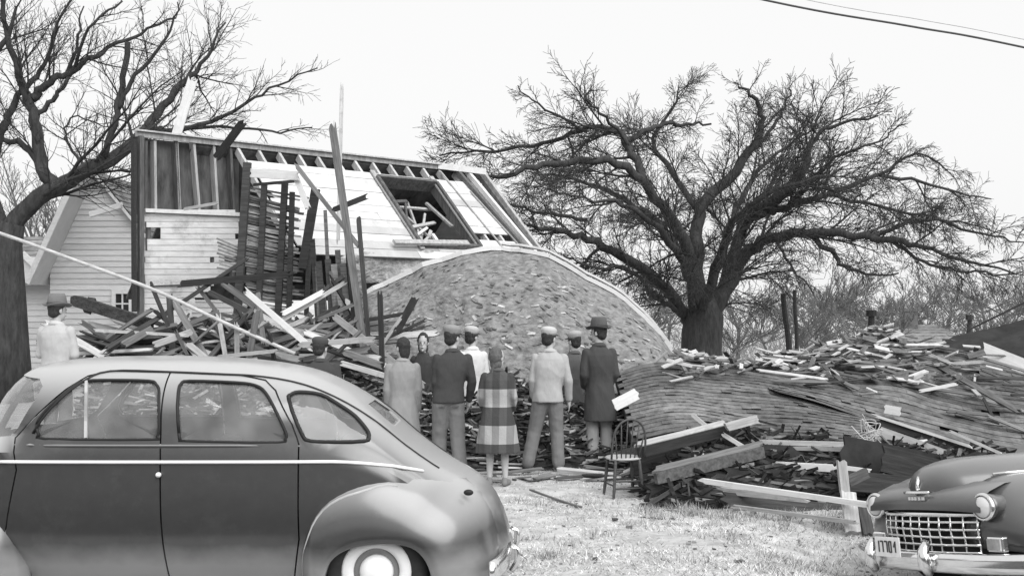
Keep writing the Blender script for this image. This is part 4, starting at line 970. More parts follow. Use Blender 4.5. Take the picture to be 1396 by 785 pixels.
for k, (px, py, Y, wp, L, a, m) in enumerate([(925, 612, 13.3, .34, 1.3, .25, 'wood_dark'), (965, 640, 12.9, .3, 1.1, .2, 'void'), (1050, 655, 12.5, .25, 1.0, -.05, 'void'), (1100, 625, 13.0, .3, 1.3, -.05, 'void'), (1220, 632, 12.6, .42, 1.2, -.2, 'void'), (1262, 640, 12.2, .3, 1.0, -.25, 'wood_dark'), (1210, 660, 12.0, .22, 1.0, -.1, 'wood_dark'), (940, 668, 12.4, .22, .9, .1, 'wood_dark'), (1075, 690, 11.8, .16, 1.4, -.12, 'wood_dark')]):
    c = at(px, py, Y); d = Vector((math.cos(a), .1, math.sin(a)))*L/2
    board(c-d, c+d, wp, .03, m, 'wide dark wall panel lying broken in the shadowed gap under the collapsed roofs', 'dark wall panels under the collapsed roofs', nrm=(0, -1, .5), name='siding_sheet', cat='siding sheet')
# wire tangle
o = MB(); r = random.Random(14); c = at(1181, 592, 13.2)
for k in range(9):
    pts = [c+Vector((r.gauss(0, .09), r.gauss(0, .08), r.gauss(0, .13))) for _ in range(6)]
    o.tube(catmull(pts, 5), .006, 4)
pts = [c, at(1186, 612, 13.0), at(1194, 630, 12.9), at(1205, 645, 12.8)]; o.tube(catmull(pts, 5), .007, 4)
local(o, c); ob = o.build('wire_tangle', M['wire_light']); ob.location = c; tag(ob, 'tangle of pale wire hanging at the corner of the two collapsed roofs', 'wire')
# the loose fallen line at the left and the power lines
def cable(name, label, pts, rad, m, cat='wire', n=8):
    o = MB(); c = Vector(pts[len(pts)//2]); o.tube(catmull(pts, n), rad, 6); local(o, c); ob = o.build(name, M[m], smooth=True); ob.location = c; return tag(ob, label, cat)
cable('fallen_pole', 'long thin pale pole slanting down from the left edge across the wreck', [at(-120, 280, 15.5), at(0, 318, 15.4), at(100, 354, 15.2), at(212, 396, 15.0), at(300, 437, 14.9), at(402, 482, 14.7)], .026, 'wood_light', 'pole')
cable('power_line', 'upper thick dark power line crossing the sky at the top right', [at(560, -110, 24), at(1040, 0, 24), at(1240, 36, 24), at(1396, 65, 24), at(1900, 178, 24)], .022, 'wire')
cable('power_line', 'lower thin grey power line close beside the thick one at the top right', [at(560, -120, 24.6), at(1080, -4, 24.6), at(1260, 28, 24.6), at(1396, 54, 24.6), at(1900, 160, 24.6)], .009, 'metal_sheet')
# ---------------------------------------------------------------- the two sedans (x forward, y left, z up; rear axle at x = 0)
ZT = [(-.95, .30), (-.92, .42), (-.87, .60), (-.79, .75), (-.68, .86), (-.56, .93), (-.385, 1.03), (-.165, 1.19), (.055, 1.38), (.3, 1.545), (.555, 1.665), (.83, 1.73), (1.27, 1.775), (1.88, 1.785), (2.38, 1.765), (2.58, 1.72), (2.74, 1.60), (2.90, 1.36), (3.02, 1.12), (3.1, .98)]
WB = [(-.95, .10), (-.92, .26), (-.86, .46), (-.74, .60), (-.5, .71), (-.2, .78), (.1, .835), (.5, .865), (1.0, .875), (2.0, .875), (2.6, .855), (3.0, .80), (3.1, .78)]
WU = [(-.95, .08), (-.92, .22), (-.74, .55), (-.5, .66), (-.2, .73), (.1, .80), (.5, .84), (1.0, .855), (2.2, .85), (2.45, .80), (2.65, .68), (2.8, .52), (2.93, .32), (3.02, .10), (3.1, .04)]
ZB = [(-.95, .28), (-.92, .34), (-.86, .45), (-.74, .58), (-.56, .70), (-.385, .82), (-.165, .97), (.055, 1.09), (.3, 1.15), (.6, 1.165), (2.6, 1.165), (2.8, 1.14), (3.0, 1.0), (3.1, .9)]
LOWP = [(.0, -.15), (.14, -.075), (.30, -.015), (.5, .02), (.7, .02), (.86, .012), (1.0, 0)]
ZSILL = .27
def superp(t, n): a = t*math.pi/2; return math.cos(a)**(2/n), math.sin(a)**(2/n)
def section(x, nu=18):
    zb, wb, wu, zt = interp(ZB, x), interp(WB, x), interp(WU, x), interp(ZT, x); zs = min(ZSILL, zb-.02); P = []
    P.append((max(.02, wb-.22), zs-.02))
    for k in range(11):
        f = k/10; P.append((wb+interp(LOWP, f), lerp(zs, zb, f)))
    wu = min(wu, wb-.012); zt = max(zt, zb+.03)
    for k in range(1, nu+1):
        c, s = superp(k/nu*.999+.001, 2.9); P.append((wu*c, zb+.012+(zt-zb-.012)*s))
    P[-1] = (0, P[-1][1]); return P
def ysurf(x, z):
    P = section(x, 40)
    for i in range(1, len(P)-1):
        a, b2 = P[i], P[i+1]
        if a[1] <= z <= b2[1]+1e-6 and b2[1] > a[1]: return lerp(a[0], b2[0], (z-a[1])/(b2[1]-a[1]))
    return P[-1][0] if z > P[-1][1] else P[1][0]
def pxl(p): # side view pixel of the near sedan to car side coordinates
    px, py = p; z = 2.1+.05-(py-420)/200.0; z -= .0; x = (513-px)/200.0; 
    return (x, z)
def side_fix(pts):  # parallax of the tumblehome
    out = []
    for p in pts:
        x, z = pxl(p)
        for _ in range(3):
            y = ysurf(x, z); Yd = 8.63-y; x = -.925-(p[0]-698)/1550*Yd; z = 2.15-(p[1]-420)/1550*Yd
        out.append((x, z))
    return out
WIN = {'front': [(50, 578), (53, 592), (62, 598), (205, 599), (214, 595), (217, 580), (217, 536), (213, 524), (203, 519), (150, 518), (118, 519), (103, 524), (84, 539), (62, 560)],
       'rear': [(244, 590), (243, 535), (247, 523), (258, 519), (320, 521), (348, 525), (362, 535), (375, 558), (389, 588), (389, 598), (378, 603), (255, 601), (246, 599)],
       'quarter': [(394, 545), (396, 538), (408, 534), (438, 537), (466, 549), (486, 566), (501, 586), (503, 595), (496, 601), (440, 602), (420, 600), (412, 592)]}
WINL = {k: side_fix(v) for k, v in WIN.items()}
def smooth_loop(pts, n=4):
    m = len(pts); out = []
    for i in range(m):
        p0, p1, p2, p3 = [Vector((*pts[(i+k) % m], 0)) for k in (-1, 0, 1, 2)]
        for k in range(n):
            t = k/n; q = .5*((2*p1)+(p2-p0)*t+(2*p0-5*p1+4*p2-p3)*t*t+(3*p1-p0-3*p2+p3)*t**3); out.append((q.x, q.y))
    return out
def grow_loop(pts, d):
    m = len(pts); A_ = sum(pts[i][0]*pts[(i+1) % m][1]-pts[(i+1) % m][0]*pts[i][1] for i in range(m)); s = 1 if A_ > 0 else -1; out = []
    for i in range(m):
        a, b2 = pts[i-1], pts[(i+1) % m]; tx, tz = b2[0]-a[0], b2[1]-a[1]; L = math.hypot(tx, tz) or 1; out.append((pts[i][0]+s*tz/L*d, pts[i][1]-s*tx/L*d))
    return out
def prism(pts, ya, yb):
    o = MB(); k = len(pts); o.add([(x, ya, z) for x, z in pts]+[(x, yb, z) for x, z in pts], [tuple(range(k)), tuple(reversed(range(k, 2*k)))]+[((i+1) % k, i, k+i, k+(i+1) % k) for i in range(k)])
    ob = o.build('cut', None); recalc(ob.data); return ob
def boolean(o, cut, op='DIFFERENCE'):
    m = o.modifiers.new('b', 'BOOLEAN'); m.object = cut; m.operation = op; m.solver = 'EXACT'; apply_mods(o); bpy.data.objects.remove(cut)
def side_strip(o, pts, w, off, both=True, h=.012, tone=1.0):
    """raised moulding following (x,z) points on the body side"""
    for s in ((1, -1) if both else (1,)):
        P = [Vector((x, s*(ysurf(x, z)+off), z)) for x, z in pts]
        o.tube(P, w, 8, flat=h/w, up=Vector((0, 0, 1)), tone=tone)
def fender_grid(outl, opn, y0f, ymax, n=34, m=12, lip=.05):
    out = [Vector((p[0], p[1], 0)) for p in outl]; op = [Vector((p[0], p[1], 0)) for p in opn]
    def resample(P, n):
        P = catmull(P, 6); L = [0]
        for i in range(len(P)-1): L.append(L[-1]+(P[i+1]-P[i]).length)
        res = []; j = 0
        for i in range(n+1):
            d = L[-1]*i/n
            while j < len(L)-2 and L[j+1] < d: j += 1
            t = (d-L[j])/max(1e-9, L[j+1]-L[j]); res.append(P[j].lerp(P[j+1], min(1, t)))
        return res
    A1, A2 = resample(out, n), resample(op, n); g = []
    for i in range(n+1):
        a, b2 = A1[i], A2[i]; y0 = y0f(a.x, a.y); row = []
        for j in range(m+1):
            s = j/m; c = 1-math.cos(s*math.pi/2); d = math.sin(s*math.pi/2); p = a.lerp(b2, c); row.append((p.x, y0+(ymax-y0)*d, p.y))
        e = row[-1]; row.append((e[0], e[1]-lip*.3, e[2]-.004)); row.append((e[0], e[1]-lip, e[2])); row.append((e[0], e[1]-lip-.25, e[2]))
        g.append(row)
    return g
def fender_mesh(grid, sgn):
    o = MB(); m = len(grid[0]); o.v = [(x, y*sgn, z) for row in grid for (x, y, z) in row]
    for i in range(len(grid)-1):
        for j in range(m-1):
            a = i*m+j; f = (a, a+1, a+m+1, a+m); o.f.append(f if sgn < 0 else tuple(reversed(f))); o.t.append(1.0)
    return o
RF_OUT = [(.53, .22), (.53, .40), (.515, .56), (.45, .76), (.33, .90), (.115, .985), (-.135, .995), (-.435, .955), (-.635, .87), (-.76, .73), (-.825, .53), (-.835, .32), (-.80, .19)]
RF_OP = [(.37, .20), (.35, .33), (.30, .455), (.165, .54), (-.06, .568), (-.24, .545), (-.34, .46), (-.39, .33), (-.40, .20)]
FF_OUT = [(2.40, .24), (2.43, .45), (2.52, .68), (2.70, .84), (2.95, .92), (3.25, .94), (3.55, .92), (3.75, .84), (3.86, .70), (3.90, .54), (3.88, .40)]
FF_OP = [(2.66, .20), (2.69, .38), (2.78, .52), (3.05, .60), (3.30, .54), (3.43, .40), (3.47, .28)]
CX = Vector((0, 1, 0))
RXY = Matrix.Rotation(R(-90), 3, 'X')   # lathe axis z -> y
RXX = Matrix.Rotation(R(90), 3, 'Y')    # lathe axis z -> x
def sedan(name, label, loc, paint, text=None, hood_strip=False):
    t = thing(name, label, 'car', loc)
    # --- body shell
    o = MB(); xs_ = [-.95, -.935, -.92, -.89, -.86, -.8, -.74, -.66, -.56, -.46]+[-.36+.1*i for i in range(28)]+[2.42, 2.5, 2.58, 2.66, 2.74, 2.82, 2.9, 2.96, 3.02, 3.06, 3.1]
    secs = [section(x) for x in xs_]; m = len(secs[0])
    for x, P in zip(xs_, secs):
        full = [(y, z) for y, z in P]+[(-y, z) for y, z in reversed(P[:-1])]
        for (y, z) in full: o.v.append((x, y, z))
    M_ = 2*m-1
    for i in range(len(xs_)-1):
        for j in range(M_): a = i*M_+j; b2 = i*M_+(j+1) % M_; o.f.append((a, b2, b2+M_, a+M_)); o.t.append(1.0)
    o.f.append(tuple(reversed(range(M_)))); o.f.append(tuple((len(xs_)-1)*M_+j for j in range(M_))); o.t += [1.0, 1.0]
    body = o.build('body', M[paint], t, smooth=True); recalc(body.data)
    o = MB(); xin = [x for x in xs_ if -.7 < x < 2.99]
    for x in xin:
        P = [(max(.012, y-.03), .33 if k < 2 else max(.33, z-.03) if z > .9 else max(z, .33+.001*k)) for k, (y, z) in enumerate(section(x))]
        P[-1] = (0, P[-1][1])
        for (y, z) in P+[(-y, z) for y, z in reversed(P[:-1])]: o.v.append((x, y, z))
    for i in range(len(xin)-1):
        for j in range(M_): a = i*M_+j; b2 = i*M_+(j+1) % M_; o.f.append((a, b2, b2+M_, a+M_)); o.t.append(1.0)
    o.f.append(tuple(reversed(range(M_)))); o.f.append(tuple((len(xin)-1)*M_+j for j in range(M_))); o.t += [1.0, 1.0]
    inn = o.build('cut', None); recalc(inn.data); boolean(body, inn)
    loops = {k: smooth_loop(v, 3) for k, v in WINL.items()}
    for k, lp in loops.items(): boolean(body, prism(lp, -1.2, 1.2))
    # windshield and rear window openings
    boolean(body, prism_x([(-.60, 1.22), (-.05, 1.235), (-.05, 1.62), (-.40, 1.61), (-.52, 1.56)], 2.35, 3.3)); boolean(body, prism_x([(.60, 1.22), (.05, 1.235), (.05, 1.62), (.40, 1.61), (.52, 1.56)], 2.35, 3.3))
    boolean(body, prism_x([(-.22, 1.28), (.22, 1.28), (.25, 1.35), (.20, 1.44), (-.20, 1.44), (-.25, 1.35)], -.4, .5))
    wsp = side_fix([(-60, 510), (30, 511), (54, 516), (58, 526), (50, 542), (24, 584), (14, 594), (-60, 597)])
    for s in (1, -1): boolean(body, prism(wsp, .15*s, 1.2*s))
    # doors: cut out with a narrow gap
    def doorpoly(kind):
        if kind == 'f': px = [(238-5.5, 508), (150, 505), (120, 512), (90, 530), (45, 570), (22, 596), (22, 640), (8, 785), (8, 810), (232, 810)]
        else: px = [(232, 508), (330, 511), (362, 518), (376, 532), (398, 578), (408, 605), (408, 735), (402, 785), (402, 810), (232, 810)]
        return side_fix(px)
    for kind, sgn in (('f', 1), ('f', -1), ('r', 1), ('r', -1)):
        poly = doorpoly(kind)
        door = body.copy(); door.data = body.data.copy(); COL.objects.link(door); door.name = 'front_door' if kind == 'f' else 'rear_door'; door.data.name = 'door'
        boolean(door, prism(grow_loop(poly, -.007), .5*sgn, 1.1*sgn), 'INTERSECT'); boolean(body, prism(grow_loop(poly, .004), .5*sgn, 1.1*sgn))
        # handle and its boss
        hx, hz = (1.475, 1.02) if kind == 'f' else (.60, .98)
        if kind == 'f':
            h = MB(); y = ysurf(hx, hz); h.ell((hx, sgn*(y+.022), hz), (.02, .026, .018), 10); ob = h.build('handle', M['trim'], door, smooth=True)
        for q in door.data.polygons: q.use_smooth = True
        door.data.set_sharp_from_angle(angle=R(32))
        wn = 'front' if kind == 'f' else 'rear'; lp = loops[wn]
        for (g_, wd, mm, nm, off) in ((0.0, .011, 'rubber_trim', 'window_seal', .0),):
            f = MB(); P = [Vector((x, sgn*(ysurf(x, z)+off), z)) for x, z in lp+lp[:1]]; f.tube(P, wd, 6); f.build(nm, M[mm], door, smooth=True)
        f = MB(); lp2 = lp; cxm = sum(p[0] for p in lp2)/len(lp2); czm = sum(p[1] for p in lp2)/len(lp2); vv = [(cxm, sgn*(ysurf(cxm, czm)-.018), czm)]; vv += [(x, sgn*(ysurf(x, z)-.018), z) for x, z in lp2]
        f.add(vv, [(0, i+1, (i+1) % len(lp2)+1) for i in range(len(lp2))]); f.build('window', M['glass'], door, smooth=True)
        if kind == 'f':
            bx = side_fix([(118, 519), (117, 597)]); f = MB(); a, b2 = bx; f.bar((a[0], sgn*(ysurf(*a)+.0), a[1]), (b2[0], sgn*(ysurf(*b2)), b2[1]), .02, .02, (0, sgn, .3)); f.build('vent_bar', M['metal_sheet'], door)
    for q in body.data.polygons: q.use_smooth = True
    body.data.set_sharp_from_angle(angle=R(32))
    for sgn in (1, -1):
        lp = loops['quarter']; f = MB(); f.tube([Vector((x, sgn*(ysurf(x, z)), z)) for x, z in lp+lp[:1]], .014, 6); f.build('window_seal', M['rubber_trim'], t, smooth=True)
        f = MB(); n = len(lp); cxm = sum(p[0] for p in lp)/n; czm = sum(p[1] for p in lp)/n; f.add([(cxm, sgn*(ysurf(cxm, czm)-.018), czm)]+[(x, sgn*(ysurf(x, z)-.018), z) for x, z in lp], [(0, i+1, (i+1) % n+1) for i in range(n)]); f.build('quarter_window', M['glass'], t, smooth=True)
    # windshield panes, rear pane
    def xsurf(y, z):   # x of the windshield at (y,z)
        lo, hi = 2.2, 3.05
        for _ in range(18):
            mid = (lo+hi)/2
            if z < interp(ZT, mid) and ysurf(mid, z) > abs(y): lo = mid
            else: hi = mid
        return lo
    for s in (1, -1):
        f = MB(); n = 8; 
        for i in range(n+1):
            for j in range(n+1):
                z = lerp(1.21, 1.66, j/n); y = min(lerp(.04, .86, i/n), ysurf(2.27, z)-.02); f.v.append((xsurf(y, z)-.016, s*y, z))
        for i in range(n):
            for j in range(n): a = i*(n+1)+j; f.f.append((a, a+1, a+n+2, a+n+1)); f.t.append(1.0)
        f.build('windshield', M['glass'], t, smooth=True)
    def rxs(y, z):
        lo, hi = -.6, .9
        for _ in range(18):
            mid = (lo+hi)/2
            if z < interp(ZT, mid) and ysurf(mid, z) > abs(y): hi = mid
            else: lo = mid
        return hi
    f = MB()
    for i in range(7):
        for j in range(5): y = lerp(-.27, .27, i/6); z = lerp(1.265, 1.455, j/4); f.v.append((rxs(y, z)+.014, y, z))
    for i in range(6):
        for j in range(4): a = i*5+j; f.f.append((a, a+1, a+6, a+5)); f.t.append(1.0)
    f.build('rear_window', M['glass'], t, smooth=True)
    # belt mouldings, drip rail, welts
    f = MB(); side_strip(f, [(x, 1.103 if x > .35 else 1.103-.14*((.35-x)/.8)**2) for x in [2.6-.1*i for i in range(30)]], .017, .006, h=.012); f.build('belt_moulding', M['trim'], t, smooth=True)
    for s_ in (1, -1):
        f = MB(); f.tube([Vector((x, s_*(ysurf(x, z)-.004), z)) for x, z in [(2.62-.12*i, 1.205-(0 if 2.62-.12*i > .3 else .12*(.3-(2.62-.12*i))**1.3)) for i in range(21)]], [.003, .007]+[.010]*13+[.008, .007, .005, .003, .002, .001], 8, flat=1.8); f.build('sill_crease', M[paint], t, smooth=True)
    dr = side_fix([(45, 590), (70, 556), (110, 522), (150, 506), (235, 507), (330, 511), (380, 518), (430, 530), (470, 546), (510, 571), (550, 603), (585, 636)])
    dr = dr[:6]; dd = [(v.x, v.y) for v in catmull([(x, z, 0) for x, z in dr], 4)]; x0_ = dd[-1][0]; f0_ = (dd[-1][1]-interp(ZB, x0_))/(interp(ZT, x0_)-interp(ZB, x0_))
    for i in range(1, 31): x = lerp(x0_, -.40, i/30); fr = lerp(f0_, .90, (i/30)**.6); dd.append((x, lerp(interp(ZB, x), interp(ZT, x), fr)))
    for s_ in (1, -1): f = MB(); f.tube([Vector((x, s_*(ysurf(x, z)+.005), z)) for x, z in dd], .009, 8); f.build('drip_rail', M['rubber_trim'], t, smooth=True)
    g1 = fender_grid(RF_OUT, RF_OP, lambda x, z: max(.25, ysurf(x, min(z, interp(ZT, x)-.02))-.12), .96)
    g2 = fender_grid(FF_OUT, FF_OP, lambda x, z: lerp(.74, .36, sst(2.7, 3.3, x)), .97)
    for s in (1, -1):
        o = fender_mesh(g1, s); fo = o.build('rear_fender', M[paint], t, smooth=True); md = fo.modifiers.new('s', 'SOLIDIFY'); md.thickness = .008; apply_mods(fo)
        f = MB(); P = []
        for row in g1[1:24]:
            for (x, y, z) in row[:13]:
                if y > ysurf(x, min(z, interp(ZT, x)-.03))-.0: P.append(Vector((x, s*(y+.004), z))); break
        P = [P[0]]+[(P[k-1]+P[k]*2+P[k+1])/4 for k in range(1, len(P)-1)]+[P[-1]]; P = [p for p in P if p.x > -.15]
        f.tube(P, .011, 6); f.build('fender_welt', M['metal_sheet'] if paint == 'paint_car' else M[paint], fo, smooth=True)
        o = fender_mesh(g2, s); fo = o.build('front_fender', M[paint], t, smooth=True); md = fo.modifiers.new('s', 'SOLIDIFY'); md.thickness = .008; apply_mods(fo)
        cand = lambda x, z: max((q[1] for row in g2 for q in row[:13] if abs(q[0]-x) < .06 and abs(q[2]-z) < .05), default=.8)
        f = MB(); f.tube([Vector((3.74-.14*i, s*(cand(3.74-.14*i, .70)+.006), .70)) for i in range(7)], .012, 6); f.build('fender_strip', M['chrome'], fo, smooth=True)
        # headlight
        hz, hy, hx = .70, .565, 3.92
        h = MB(); h.lathe([(.03, -.30), (.075, -.2), (.093, -.06), (.097, .0)], 24, (hx, s*hy, hz), RXX); hl = h.build('headlight', M[paint], t, smooth=True)
        h = MB(); h.lathe([(.082, .012), (.086, .02), (.098, .016), (.104, .0), (.098, -.02), (.088, -.02)], 28, (hx, s*hy, hz), RXX, close=True); h.build('rim', M['chrome'], hl, smooth=True)
        h = MB(); h.lathe([(.085, .005), (.07, .025), (.045, .038), (.02, .045), (.0001, .046)], 28, (hx, s*hy, hz), RXX); h.build('lens', M['lens'], hl, smooth=True)
        # tail lamp
        h = MB(); h.ell((-.62, s*.66, .86), (.035, .02, .022), 10); h.build('tail_lamp', M['rubber_trim'], t, smooth=True)
        # wheels
        for wx in (0, 3.05):
            w = bpy.data.objects.new('wheel', None); COL.objects.link(w); w.parent = t; w.location = (wx, s*.80, .355); 
            rot = RXY if s > 0 else Matrix.Rotation(R(90), 3, 'X')
            h = MB(); h.lathe([(.225, -.07), (.28, -.085), (.335, -.075), (.353, -.04), (.355, 0), (.353, .04), (.335, .072), (.30, .084), (.26, .082), (.235, .07), (.225, .06)], 40, (0, 0, 0), rot, close=True); h.build('tyre', M['rubber'], w, smooth=True)
            h = MB(); h.lathe([(.155, .055), (.16, .072), (.19, .082), (.225, .078), (.243, .07), (.235, .055)], 40, (0, 0, 0), rot, close=True); h.build('trim_ring', M['whitewall'], w, smooth=True)
            h = MB(); h.lathe([(.23, .02), (.2, .03), (.16, .045), (.10, .05), (.0001, .05)], 32, (0, 0, 0), rot); h.build('rim', M[paint], w, smooth=True)
            h = MB(); h.lathe([(.118, .05), (.115, .075), (.098, .10), (.06, .118), (.0001, .125)], 32, (0, 0, 0), rot); h.build('hubcap', M['trim'], w, smooth=True)
    # hood and nose
    HX = [2.72, 2.9, 3.1, 3.3, 3.5, 3.65, 3.78, 3.86, 3.92, 3.96, 3.985]
    WH = [(2.72, .78), (3.0, .70), (3.3, .60), (3.6, .44), (3.8, .30), (3.9, .20), (3.985, .02)]; TH = [(2.72, 1.06), (3.1, 1.06), (3.5, 1.055), (3.75, 1.02), (3.86, .99), (3.92, .94), (3.96, .89), (3.985, .84)]
    o = MB(); nh = 20
    for x in HX:
        w_, zt = interp(WH, x), interp(TH, x)
        for k in range(nh+1):
            a = math.pi*k/nh; c, s = math.cos(a), math.sin(a); o.v.append((x, w_*math.copysign(abs(c)**(2/2.4), c), .74+(zt-.74)*abs(s)**(2/2.4)))
    for i in range(len(HX)-1):
        for k in range(nh): a = i*(nh+1)+k; o.f.append((a, a+1, a+nh+2, a+nh+1)); o.t.append(1.0)
    hd = o.build('hood', M[paint], t, smooth=True); recalc(hd.data)
    for s in (1, -1):
        o = MB(); o.tube([Vector((3.62-.12*i, s*(interp(WH, 3.62-.12*i)*.93+.004), .74+(interp(TH, 3.62-.12*i)-.74)*.60)) for i in range(8)], .012, 6); o.build('hood_strip', M['chrome'], hd, smooth=True)
    # catwalk between hood and grille
    o = MB(); 
    ny2 = 12
    prof = [(3.3, .90), (3.7, .86), (3.86, .81), (3.94, .76), (3.965, .70), (3.97, .66)]
    for (x, z) in prof:
        for k in range(ny2+1):
            y = lerp(-.58, .58, k/ny2); o.v.append((x+.05*(1-(y/.58)**2), y, z+.02*(1-(y/.58)**2)))
    for i in range(len(prof)-1):
        for k in range(ny2): a = i*(ny2+1)+k; o.f.append((a, a+1, a+ny2+2, a+ny2+1)); o.t.append(1.0)
    o.build('nose_panel', M[paint], t, smooth=True)
    gx = lambda y: 4.0-.17*(abs(y)/.58)**2.4
    o = MB(); o.tube([Vector((gx(y/10*.6)+.015, y/10*.44, .80+.01)) for y in range(-3, 4)], .012, 6)
    o.tube([Vector((3.93, 0, .845)), Vector((4.0, 0, .83)), Vector((3.985, 0, .88)), Vector((3.97, 0, .93))], [.018, .014, .016, .01], 6); o.build('nose_ornament', M['chrome'], t, smooth=True)
    o = MB()
    for k in range(5): o.box((4.02-.003*abs(k-2), (k-2)*.035, .765), (.008, .024, .024))
    o.build('nameplate', M['chrome'], t)
    o = MB(); yy = [-.47, -.38, -.29, -.2, -.11, -.02, .07, .16, .25, .34, .43]; yy = [-.475+.095*i for i in range(11)]
    for y in yy: o.tube([Vector((gx(y), y, .66)), Vector((gx(y)+.012, y, .55)), Vector((gx(y), y, .37))], .0085, 6)
    for k in range(6): z = .645-.056*k; o.tube([Vector((gx(y)+.006, y, z)) for y in [-.485+.0485*i for i in range(21)]], .0105 if k else .02, 6)
    gl = o.build('grille', M['chrome'], t, smooth=True)
    o = MB(); 
    for k in range(20):
        y0_, y1_ = -.56+.056*k, -.56+.056*(k+1); o.box8([(gx(y0_)-.09, y0_, .34), (gx(y1_)-.09, y1_, .34), (gx(y1_)-.08, y1_, .34), (gx(y0_)-.08, y0_, .34), (gx(y0_)-.09, y0_, .72), (gx(y1_)-.09, y1_, .72), (gx(y1_)-.08, y1_, .72), (gx(y0_)-.08, y0_, .72)])
    o.build('grille_backing', M['void'], gl)
    for s in (1, -1):
        o = MB(); o.box((3.86, s*.60, .43), (.06, .15, .11)); bl = o.build('parking_lamp', M['chrome'], t); md = bl.modifiers.new('b', 'BEVEL'); md.width = .012; md.segments = 2; apply_mods(bl)
        o = MB(); o.box((3.896, s*.60, .43), (.012, .12, .08)); o.build('lamp_glass', M['metal_sheet'], bl)
    # bumpers
    for fx, sg, nm in ((4.08, 1, 'front_bumper'), (-.89, -1, 'rear_bumper')):
        o = MB(); P = [Vector((fx-sg*(.30 if sg > 0 else .12)*(abs(y)/.95)**3, y, .30 if sg > 0 else .36)) for y in [-.93+.093*i for i in range(21)]]
        pr = [(-.0, -.075), (.028, -.06), (.036, -.02), (.030, .0), (.036, .02), (.028, .06), (0, .075), (-.012, .07), (-.012, -.07)]
        n = len(pr)
        for i, p in enumerate(P):
            d = (P[min(i+1, 20)]-P[max(i-1, 0)]).normalized(); nn = Vector((abs(d.y), -d.x, 0)) if sg > 0 else Vector((-abs(d.y), d.x, 0))
            for (a, z) in pr: q = p+nn*a; o.v.append((q.x, q.y, q.z+z))
        for i in range(20):
            for j in range(n): a = i*n+j; b2 = i*n+(j+1) % n; o.f.append((a, b2, b2+n, a+n)); o.t.append(1.0)
        o.f.append(tuple(range(n))); o.f.append(tuple(20*n+j for j in reversed(range(n)))); o.t += [1.0, 1.0]
        bp = o.build(nm, M['chrome'], t, smooth=True); recalc(bp.data)
        for y in (-.42, .16) if sg > 0 else (-.35, .35):
            gz_ = 0 if sg > 0 else .03; o = MB(); o.tube([Vector((fx+sg*.03, y, .21+gz_)), Vector((fx+sg*.075, y, .28+gz_)), Vector((fx+sg*.075, y, .38+gz_*.6)), Vector((fx+sg*.03, y, .46-gz_))], [.03, .045, .045, .026] if sg > 0 else [.02, .025, .025, .018], 10); o.build('bumper_guard', M['chrome'], bp, smooth=True)
        for y in (-.35, .35): o = MB(); o.box((fx-sg*.12, y, .3), (.25, .04, .05)); o.build('bumper_bracket', M['rubber'], bp)
    # plate
    o = MB(); o.box((4.165, -.2, .405), (.008, .27, .15)); pl = o.build('licence_plate', M['plate'], t); md = pl.modifiers.new('b', 'BEVEL'); md.width = .003; md.segments = 2; apply_mods(pl)
    o = MB()
    def seg(y0_, z0_, y1_, z1_): o.bar((4.172, -.2+y0_, .405+z0_), (4.172, -.2+y1_, .405+z1_), .012, .003, (1, 0, 0))
    k = [-.09, -.045, .0, .045, .09]       # five tall worn figures
    for i, c in enumerate(k):
        seg(c, -.04, c, .045)
        if i in (1, 2): seg(c, .042, c-.028, .042)
        if i == 3: seg(c, .042, c-.02, .042); seg(c, -.038, c-.02, -.038); seg(c-.024, -.04, c-.024, .045)
        if i == 4: seg(c, .042, c-.018, .0)
    o.build('plate_figures', M['ink'], pl)
    # inside
    o = MB()
    for (x, h) in ((1.45, 1.12), (.45, 1.14)):
        o.box((x+.22, 0, .62), (.5, 1.35, .22)); o.box((x-.06, 0, .88), (.16, 1.35, h-.62), rot=Matrix.Rotation(R(-10), 3, 'Y'))
    st = o.build('seat', M['interior'], t); md = st.modifiers.new('b', 'BEVEL'); md.width = .05; md.segments = 3; apply_mods(st)
    o = MB(); o.box((1.3, 0, .30), (3.3, 1.4, .04)); o.box((2.78, 0, 1.02), (.15, 1.3, .22)); o.build('dashboard', M['interior'], t)
    o = MB(); o.tube([Vector((2.25+.07*math.sin(a/12*6.2832), .38+.19*math.cos(a/12*6.2832), 1.08+.17*math.sin(a/12*6.2832))) for a in range(13)], .011, 6); o.tube([Vector((2.26, .38, 1.08)), Vector((2.75, .38, .9))], .02, 6); o.build('steering_wheel', M['rubber_trim'], t, smooth=True)
    # running gear under the body
    o = MB(); o.box((1.5, 0, .24), (3.6, 1.2, .06)); o.tube([Vector((0, -.75, .355)), Vector((0, .75, .355))], .05, 8); o.tube([Vector((3.05, -.75, .33)), Vector((3.05, .75, .33))], .04, 8); o.build('chassis', M['rubber'], t)
    return t
def prism_x(pts, xa, xb):
    o = MB(); k = len(pts); o.add([(xa, y, z) for y, z in pts]+[(xb, y, z) for y, z in pts], [tuple(range(k)), tuple(reversed(range(k, 2*k)))]+[((i+1) % k, i, k+i, k+(i+1) % k) for i in range(k)])
    ob = o.build('cut', None); recalc(ob.data); return ob
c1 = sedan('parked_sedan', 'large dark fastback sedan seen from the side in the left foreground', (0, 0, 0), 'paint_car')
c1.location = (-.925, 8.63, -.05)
c1.rotation_euler = (0, 0, R(180))
